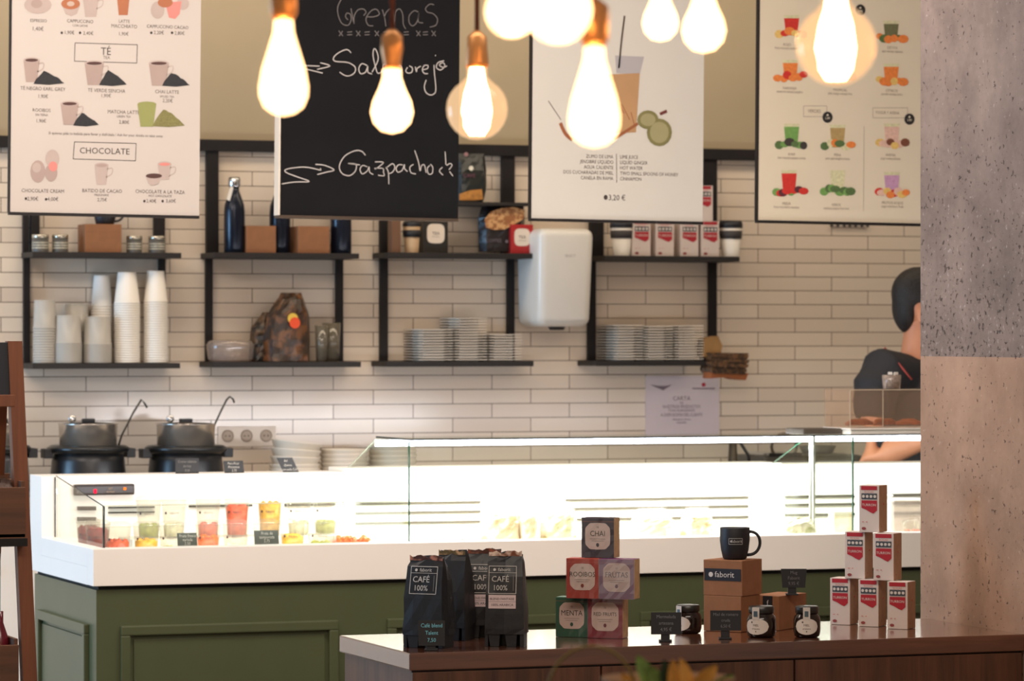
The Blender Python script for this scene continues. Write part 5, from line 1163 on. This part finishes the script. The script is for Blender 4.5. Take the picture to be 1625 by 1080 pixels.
# raised step for the rear row
sx0, sx1 = XX(205, 10.9)-CX0, XX(540, 10.9)-CX0
MB().box(sx0, sx1, 10.86-CY0, 11.03-CY0, zf, zf+.06).build('display_step', INNER, ct)
for px, fd, lv, lb_ in ((236, FG, .3, 'clear rear-row cup over the pineapple cup'), (276, FW, .3, 'clear rear-row cup over the first display price card'), (330, FO, .3, 'rear-row cup with orange food above the carrot cup'), (376, FO, .75, 'rear-row cup filled with orange fruit'), (428, FY, .8, 'rear-row cup filled with yellow fruit'), (474, FW, .3, 'clear rear-row cup with cream food'), (516, FG, .3, 'last rear-row cup near the seam')):
    food_cup(lb_, px, 10.94, zf+.0605, 40, fd, lv, .12)
for px, y0, y1, x0, x1, ln, lb_ in ((298, 845, 868, 283, 315, ['Fruta fresca', 'variada', '2,50'], 'grey-looking price card among the fruit cups, nearer the glass corner'), (424, 841, 865, 404, 444, ['Fruta de', 'temporada', '2,75'], 'grey-looking price card among the fruit cups, nearer the seam')):
    Y = 10.605; a = P(px, y1, Y)
    r = thing('price_card', lb_, 'price card', (a.x, Y, zf0)); wd = (x1-x0)/ppm(px, Y); z0_ = a.z-zf0; z1_ = P(px, y0, Y).z-zf0
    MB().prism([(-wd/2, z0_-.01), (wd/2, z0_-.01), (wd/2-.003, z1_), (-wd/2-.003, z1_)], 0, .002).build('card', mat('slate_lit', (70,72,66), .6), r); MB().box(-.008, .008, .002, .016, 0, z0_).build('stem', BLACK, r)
    b = MB(y=-.0006)
    for i, t in enumerate(ln): b.text(t, -.001, z1_-.009-.0115*i, .0125, wide=.85)
    b.build('lettering', mat('chalk_marker', (176,170,160), .8), r)
Y = 10.75
r = thing('carrot_tray', 'low tray of carrot pieces at the seam of the display', 'food tray', (XX(564, Y), Y, zf0)); wd = 54/ppm(564, Y)
MB().box(-wd/2, wd/2, 0, .1, 0, .05, bev=.004).build('tray', glass('food_cup_plastic'), r)
b = MB(); rn = random.Random(4)
for _ in range(26): x = rn.uniform(-wd*.44, wd*.44); b.tube([(x, rn.uniform(.01,.08), .045), (x+.015, rn.uniform(.01,.09), .052+rn.uniform(0,.008))], .006, seg=5)
b.box(-wd*.45, wd*.45, .008, .092, .003, .045); b.build('carrots', FC, r)
# wrapped food in the tall case
def sandwich(label, px, Y, wpx, hpx, m, seed, dep=.12, z=None):
    k = ppm(px, Y); w_ = wpx/k; h_ = hpx/k; r = thing('wrapped_sandwich', label, 'sandwich', (XX(px, Y), Y, z or zf0), -.15)
    crinkle([(0,-w_/2,w_/2),(h_*.5,-w_*.5,w_*.48),(h_*.8,-w_*.4,w_*.4),(h_,-w_*.3,w_*.3)], 0, dep, 'filling', m, r, seed, amp=.006)
    crinkle([(0,-w_*.52,w_*.52),(h_*.5,-w_*.53,w_*.5),(h_*.82,-w_*.44,w_*.44),(h_*1.06,-w_*.33,w_*.33)], -.006, dep+.006, 'wrapper', glass('food_cup_plastic'), r, seed+1, amp=.006)
PB = two_tone('pale_bread', (232,216,190), (214,160,110), 16); PBG = two_tone('salad_wrap', (226,222,196), (168,170,120), 20); PBW = two_tone('cream_bread', (236,228,206), (222,190,150), 12)
MB().box(XX(665, 10.85)-CX0, XX(1235, 10.85)-CX0, 10.78-CY0, 11.03-CY0, zf, zf+.03).build('display_step', INNER, ct)
zs2 = zf+.0305
for px, Y, wp, hp, m_, lb_, zz in ((800, 10.86, 66, 60, PB, 'wrapped sandwich behind the coffee bags', zs2), (842, 10.84, 34, 58, PB, 'narrow wrapped roll next to the sandwich behind the coffee bags', zs2), (892, 10.86, 62, 58, PBG, 'wrapped salad sandwich beside the black tea box', zs2), (1040, 10.86, 74, 46, PBW, 'flat wrapped sandwich right of the black tea box', zs2), (1112, 10.86, 56, 46, PB, 'wrapped sandwich just left of the black mug', zs2),
   (1272, 10.65, 68, 50, PBG, 'wrapped leafy salad right of the black mug', zf0)): sandwich(lb_, px, Y, wp, hp, m_, px, .10, zz)
Y = 10.61; a = P(738, 850, Y)
r = thing('price_tag', 'tiny grey tag in the tall case', 'price tag', (a.x, Y, ZL-.05)); MB().box(-.014, .014, 0, .002, .03, .053).build('card', mat('tag_grey', (150,160,150), .6), r); MB().box(-.003, .003, .002, .006, 0, .035).build('stem', BLACK, r)
# right-hand case: white packs, orange salmon pack
for px, Y, wp, hp, m_, lb_, d_ in ((1390, 10.95, 54, 62, PAPERW, 'white card pack standing in the far end case', .06), (1338, 10.8, 30, 42, PBW, 'small pale pack beside the case divider', .08), (1440, 10.9, 44, 56, CLEAR, 'clear film pack next to the pillar', .08)):
    k = ppm(px, Y); w_ = wp/k; h_ = hp/k+.02; r = thing('food_pack', lb_, 'food pack', (XX(px, Y), Y, zf0), -.2)
    MB().box(-w_/2, w_/2, 0, d_, 0, h_, bev=.004).build('body', m_, r)
    MB().box(-w_/2-.002, w_/2+.002, -.002, d_+.002, h_, h_+.006, bev=.002).build('lid', PAPERW, r)
Y = 10.72; food_cup('bright orange salmon cup next to the pillar', 1448, Y, zf0, 36, fm('salmon', (240,92,52)), .55, .08, logo=False)

# ================================================================== things on the glass top at the far end
zg = zt+.0055
Yt = 10.60
X0, X1 = XX(1350, Yt), XX(1462, Yt)+.14
r = thing('serving_tray', 'white serving tray with pastries on the glass top by the pillar', 'tray', (X0, Yt, zg)); 
MB().box(0, X1-X0, 0, .20, 0, .014, bev=.004).build('base', WHITE, r)
# tray rim slopes: upper lip
MB().box(-.004, X1-X0+.004, -.004, .204, .014, .020, bev=.003).build('rim', WHITE, r)
zq = zg+.0205
ac = thing('acrylic_cover', 'clear acrylic box cover over the pastry tray', 'cover', (X0, Yt+.004, zq)); H = P(1400, 619, Yt).z-zq
ACR = glass('acrylic', (252,248,244), .06, .04, ((205,182,160), .09)); AE = mat('acrylic_edge', (206,190,168), .3)
b = MB(); ww = X1-X0
b.box(0, ww, 0, .003, 0, H); b.box(0, ww, .187, .19, 0, H); b.box(0, .003, .003, .187, 0, H); b.box(ww-.003, ww, .003, .187, 0, H); b.box(0, ww, 0, .19, H, H+.003); b.build('walls', ACR, ac)
b = MB()
for x in (0, (XX(1402, Yt)-X0), ww): b.box(x-.0012, x+.0012, -.0012, .0004, 0, H)
b.box(0, ww, -.0012, .0004, H, H+.003); b.build('edges', AE, ac)
rn = random.Random(5)
for i in range(8):
    x = X0+.04+i*.030; y = Yt+.05+.03*(i % 3)
    o = MB().tube([(-.035, 0, 0), (-.012, .008, .006), (.012, .008, .006), (.035, 0, 0)], [.005, .010, .010, .005], seg=8).build('pastry', mat('baked_brown', (168,92,48), .5, var=.3, vscale=60), None, (x, y, zq+.011), (0, 0, rn.uniform(-.5, .5)))
    tag(o, 'small brown pastry under the acrylic cover', 'pastry', 'pastries on the serving tray')
# glass of sugar papers on the cover
Y = Yt+.08; zc = zq+H+.0035
r = thing('sugar_glass', 'clear glass filled with crumpled white sachets on the acrylic cover', 'glass', (XX(1415, Y), Y, zc)); 
MB().lathe([(.028,0),(.031,.044),(.029,.044),(.026,.003),(0,.003)], seg=20).build('glass_wall', CLEAR, r)
b = MB()
for _ in range(26): b.box(*(lambda x, y, z: (x-.007, x+.007, y-.002, y+.002, z-.004, z+.004))(rn.uniform(-.018,.018), rn.uniform(-.018,.018), rn.uniform(.012,.05)), rz=rn.uniform(0, 3))
b.build('sachets', PAPERW, r)
Y = Yt+.06
o = MB().box(0, XX(1349, Y)-XX(1277, Y), 0, .14, 0, .018, bev=.005).build('slate_tray', mat('grey_slate', (92,84,76), .6), None, (XX(1277, Y)-.004, Y, zg)); tag(o, 'flat grey slate tray lying on the glass top beside the pastry tray', 'tray')

# ================================================================== things on the back bench, right part
Y = 12.45; zb = ZBN+.0005
r = thing('milk_jug', 'dark steel jug with pale foot on the back bench behind the case', 'jug', (XX(1163, Y), Y, zb)); H = P(1163, 700, Y).z-zb
MB().lathe([(.055,0),(.06,.02),(.058,H*.6),(.018,H*.72),(.014,H)]).build('body', mat('jug_dark', (70,62,52), .4, .4), r); MB().tube([(.01,0,H*.95),(.02,0,H+.01),(.06,0,H-.05),(.07,0,H-.1)], .006).build('spout', BLACK, r)
r = thing('espresso_machine', 'low dark coffee machine on the back bench behind the case', 'coffee machine', (XX(1194, Y), Y-.02, zb)); w_ = XX(1262, Y)-XX(1194, Y); H = P(1220, 722, Y).z-zb
MB().box(0, w_, -.08, .2, 0, H, bev=.012).build('body', mat('machine_dark', (74,68,60), .4), r); MB().tube([(w_*.5+.05*math.cos(t*PI/8), -.07, H+.035+.045*math.sin(t*PI/8)) for t in range(-2, 11)], .006).build('steam_ring', mat('ring_bronze', (96,82,66), .35, .6), r)
MB().box(w_*.1, w_*.9, -.085, .1, H, H+.012, bev=.003).build('cup_rail', STEEL, r)
r = thing('coffee_grinder', 'grey-green grinder block on the back bench left of the barista arm', 'grinder', (XX(1262, Y), Y-.02, zb)); w_ = XX(1352, Y)-XX(1262, Y); H = P(1300, 707, Y).z-zb
MB().box(0.012, w_-.004, -.08, .2, 0, H-.03, bev=.02).build('body', mat('grinder_grey', (84,80,68), .5, var=.3, vscale=20), r); MB().lathe([(.05,H-.04),(.07,H),(0,H+.004)], (w_*.45,.05,0)).build('hopper', mat('hopper', (96,92,82), .4), r)

# ================================================================== barista
def limb(b, pts, rad, seg=14): b.tube(pts, rad, seg=seg)
def bake(b, name, m, parent, vox=.011, loc=(0,0,0), rot=(0,0,0), sm=6):
    o = b.build(name, m, parent, loc, rot, recalc=True)
    md = o.modifiers.new('remesh', 'REMESH'); md.mode = 'VOXEL'; md.voxel_size = vox; md.use_smooth_shade = True
    s_ = o.modifiers.new('smooth', 'CORRECTIVE_SMOOTH'); 
    o.modifiers.remove(s_); s_ = o.modifiers.new('smooth', 'SMOOTH'); s_.iterations = sm; s_.factor = .6
    return o
YP = 11.72
PXc = XX(1452, YP); 
pr = thing('person', 'dark-haired person in black shirt working behind the counter, head turned from view', 'person', (PXc, YP, 0))
SKIN = mat('skin', (206,140,104), .5, var=.05, vscale=14); SHIRT = mat('black_shirt', (30,30,34), .8, var=.1, bump=.2, bscale=20); HAIR = mat('dark_hair', (24,19,18), .6, var=.25, vscale=60, bump=.5, bscale=120)
# local frame: x to the picture right, y away from camera, z up
def W2(px, py, Y=YP): return Vector((XX(px, Y)-PXc, Y-YP, P(px, py, Y).z))
hx = W2(1460, 490)                       # head centre
sh_l = W2(1392, 596, YP-.10); el = W2(1380, 728, YP-.14); wr = W2(1462, 697, YP-.26)+Vector((.03,0,0)); 
ch = W2(1450, 600)                       # chest centre line
hd = Vector((hx.x, 0, 1.655))
b = MB()
# torso
limb(b, [(ch.x+.03, 0, .90), (ch.x+.03, 0, 1.0), (ch.x+.02, 0, 1.12), (ch.x+.015, 0, 1.28), (ch.x+.01, 0, 1.38), (ch.x+.01, 0, 1.44)], [(.16,.11),(.15,.105),(.145,.10),(.175,.115),(.165,.10),(.09,.07)], 20)
limb(b, [(ch.x+.01, 0, 1.40), (hd.x-.012, -.005, 1.50), (hd.x, -.005, 1.60)], [.068, .058, .055])                                  # neck
b.ball((hd.x, 0, hd.z+.012), .1, sub=3, sc=(.96,.78,1.06)); b.ball((hd.x+.035, 0, hd.z-.062), .062, sub=3, sc=(.95,.78,.85))           # skull, jaw
b.ball((hd.x+.098, 0, hd.z-.018), .016, sub=2, sc=(1.2,.8,1.3)); b.ball((hd.x+.086, 0, hd.z-.062), .012, sub=2, sc=(1,1.6,.8)); b.ball((hd.x+.07,0,hd.z-.098), .02, sub=2)   # nose, lips, chin
b.ball((hd.x-.036, -.086, hd.z-.042), .030, sub=2, sc=(.75,.5,1.2)); b.ball((hd.x-.036, .086, hd.z-.042), .030, sub=2, sc=(.75,.5,1.2))      # ears
# arms
limb(b, [(ch.x-.08, -.04, 1.40), sh_l, sh_l.lerp(el, .5), el, el.lerp(wr, .3), el.lerp(wr, .7), wr], [.06,.058,.050,.044,.046,.036,.028])
rs = Vector((ch.x+.17, .08, 1.40)); re = Vector((ch.x+.24, .02, 1.12)); rw = Vector((ch.x+.20, -.22, 1.10))
limb(b, [(ch.x+.08, .03, 1.40), rs, rs.lerp(re, .5), re, re.lerp(rw, .3), re.lerp(rw, .7), rw], [.06,.058,.050,.044,.046,.036,.028])
def hand(b, w, d, side):
    d = Vector(d).normalized(); s_ = d.cross(Vector((0, 0, 1))).normalized()*side; n_ = d.cross(s_)
    if n_.z > 0: n_ = -n_
    p = Vector(w); b.tube([p, p+d*.03, p+d*.065, p+d*.09], [(.026,.02),(.036,.017),(.040,.015),(.038,.012)], seg=12)
    for i, (o_, L) in enumerate(((-.030,.066),(-.010,.076),(.011,.071),(.030,.056))):
        a_ = p+d*.085+s_*o_; b.tube([a_, a_+d*L*.45+n_*.006, a_+d*L*.78+n_*.020, a_+d*L*.92+n_*.036], [.0095,.009,.008,.0065], seg=8)
    t0 = p+d*.025-s_*.030; b.tube([t0, t0-s_*.022+d*.022+n_*.008, t0-s_*.026+d*.050+n_*.018, t0-s_*.02+d*.07+n_*.024], [.013,.0115,.0095,.008], seg=8)
hand(b, wr, (1, -.35, -.05), 1); hand(b, rw, (-.3, -1, -.1), -1)
# legs
for sx, yy in ((-.09, -.02), (.09, .03)):
    limb(b, [(ch.x+.03+sx, yy, .92), (ch.x+.03+sx*1.05, yy, .70), (ch.x+.03+sx*1.05, yy-.01, .48), (ch.x+.03+sx*1.05, yy+.01, .28), (ch.x+.03+sx, yy+.01, .09)], [.088,.080,.056,.054,.038])
    b.tube([(ch.x+.0+sx, yy+.01, .045), (ch.x+.10+sx, yy, .04), (ch.x+.19+sx, yy, .03)], [.038,.040,.028], seg=10)
bake(b, 'body', SKIN, pr, .0085)
# shirt: short sleeves
b = MB()
limb(b, [(ch.x+.03, 0, .86), (ch.x+.03, 0, 1.0), (ch.x+.02, 0, 1.12), (ch.x+.013, 0, 1.28), (ch.x+.01, 0, 1.38), (ch.x+.008, 0, 1.43), (ch.x+.005, 0, 1.462)], [(.185,.135),(.175,.13),(.168,.124),(.195,.14),(.19,.125),(.14,.10),(.085,.078)], 24)
se = sh_l.lerp(el, .52)
limb(b, [(ch.x-.05, -.03, 1.40), (sh_l.x+.015, sh_l.y, sh_l.z+.01), sh_l.lerp(el, .12), sh_l.lerp(el, .3), se], [.084,.090,.086,.078,.068])
limb(b, [(ch.x+.06, .02, 1.40), rs, rs.lerp(re, .25), rs.lerp(re, .52)], [.078,.076,.074,.070])
bake(b, 'shirt', SHIRT, pr, .012)
b = MB(); limb(b, [(ch.x+.03, 0, .97), (ch.x+.03, 0, .86), (ch.x+.03, 0, .80)], [(.178,.128),(.18,.13),(.16,.12)])
for sx, yy in ((-.09, -.02), (.09, .03)): limb(b, [(ch.x+.03+sx, yy, .90), (ch.x+.03+sx*1.05, yy, .70), (ch.x+.03+sx*1.05, yy-.01, .48), (ch.x+.03+sx*1.05, yy+.01, .28), (ch.x+.03+sx, yy+.01, .10)], [.105,.095,.075,.07,.06])
bake(b, 'trousers', mat('dark_trousers', (28,30,38), .8), pr, .013)
b = MB()
for sx, yy in ((-.09, -.02), (.09, .03)): b.tube([(ch.x-.03+sx, yy+.01, .05), (ch.x+.10+sx, yy, .048), (ch.x+.21+sx, yy, .036)], [(.048,.048),(.05,.048),(.036,.034)], seg=12)
bake(b, 'shoes', BLACK, pr, .01)
# hair cap
b = MB()
b.ball((hd.x-.008, 0, hd.z+.038), .100, sub=3, sc=(.98,.82,.94)); b.ball((hd.x-.060, 0, hd.z-.01), .064, sub=3, sc=(.62,1.0,1.3)); b.ball((hd.x-.060, 0, hd.z-.050), .046, sub=3, sc=(.55,1.0,1.1)); b.ball((hd.x+.035,0,hd.z+.075), .06, sub=3, sc=(1.1,1.05,.8))
bake(b, 'hair', HAIR, pr, .009)
for f_, s_ in ((-.033, 1), (.033, 1)):
    MB().ball((hd.x+.083, f_, hd.z+.006), .0085, sub=2).build('eye', mat('eye_white', (225,220,215), .3), pr)
# apron with red neck strap
b = MB()
apr = MB(); 
apr.prism([(ch.x-.02, 1.30), (ch.x+.15, 1.30), (ch.x+.19, 1.05), (ch.x+.21, .55), (ch.x-.15, .55), (ch.x-.14, 1.05)], -.172, -.162); ap = apr.build('apron', mat('apron_black', (32,34,42), .8, bump=.2), pr)
MB().box(ch.x-.142, ch.x+.192, -.175, -.172, 1.04, 1.046).build('waist_seam', mat('seam_red', (120,52,48), .7), ap)
def sp(px, py, dy): 
    q_ = W2(px, py, YP+dy); return q_
MB().tube([sp(1404, 552, -.09), sp(1411, 560, -.135), sp(1424, 574, -.165), sp(1437, 590, -.178), sp(1447, 602, -.182)], .0034, seg=6).build('neck_strap', mat('strap_red', (150,58,50), .7), pr)

# ================================================================== foreground plant, far out of focus
zd = 5.2
def fp(px, py, z=zd): 
    u = (px-812.5)/F; return P(px, py, z*(cs-u*sn))
o0 = fp(1060, 1150)
r = thing('potted_plant', 'blurred leafy plant close to the camera at the bottom edge', 'plant', (o0.x, o0.y, 0))
MB().lathe([(.07,.9),(.09,1.06),(.095,1.07),(.085,1.07),(0,1.04)], seg=24).build('pot', mat('pot_clay', (120,90,60), .7), r)
MB().lathe([(.12,0),(.12,.02),(.02,.04),(.02,.87),(.09,.88),(.09,.9)], seg=24).build('stand', METAL, r)
LG = mat('leaf_green', (120,160,84), .5, var=.3, vscale=30); LY = mat('leaf_amber', (206,160,80), .5, var=.3, vscale=30)
def leaf(a, c, w_, m, bend=.01):
    a = Vector(a); c = Vector(c); b = MB(); n = 8; d = (c-a); s_ = d.cross(Vector((0,1,0))).normalized(); L = []
    for i in range(n+1):
        t = i/n; p = a.lerp(c, t)+Vector((0, 0, bend*math.sin(PI*t)*4)); ww_ = w_*math.sin(PI*min(1, t*.93+.04))**.8
        L.append((b.bm.verts.new(p+s_*ww_+Vector((0,-.004,0))), b.bm.verts.new(p), b.bm.verts.new(p-s_*ww_+Vector((0,-.004,0)))))
    for p, q_ in zip(L, L[1:]): b.bm.faces.new((p[0], p[1], q_[1], q_[0])); b.bm.faces.new((p[1], p[2], q_[2], q_[1]))
    for f in b.bm.faces: f.smooth = True
    return b.build('leaf', m, r)
rel = lambda px, py: fp(px, py)-Vector((o0.x, o0.y, 0))
base_ = Vector((0, 0, 1.05))
for (ax, ay, cx_, cy_, w_, m_) in ((1040,1110,1010,1040,.012,LG),(1050,1110,1030,1056,.011,LG),(1070,1120,1066,1046,.010,LY),(1100,1120,1078,1044,.010,LY),(1090,1120,1135,1054,.013,LY),(1100,1130,1162,1070,.012,LG),(1020,1120,985,1068,.010,LY)):
    st_ = MB().tube([base_, rel(ax, ay)], .0015, seg=5).build('stem', LG, r); leaf(rel(ax, ay), rel(cx_, cy_), w_, m_, .001)
b = MB(); b.tube([rel(939-71*math.cos(PI*i/20), 1105-80*math.sin(PI*i/20)) for i in range(21)], .0024, seg=6); b.tube([base_, rel(868, 1110)], .0012, seg=5); b.build('thin_tendril', mat('tendril_olive', (110,98,48), .6), r); leaf(rel(1060,1115), rel(1052,1046), .010, mat('leaf_dark', (38,62,40), .5), .001)
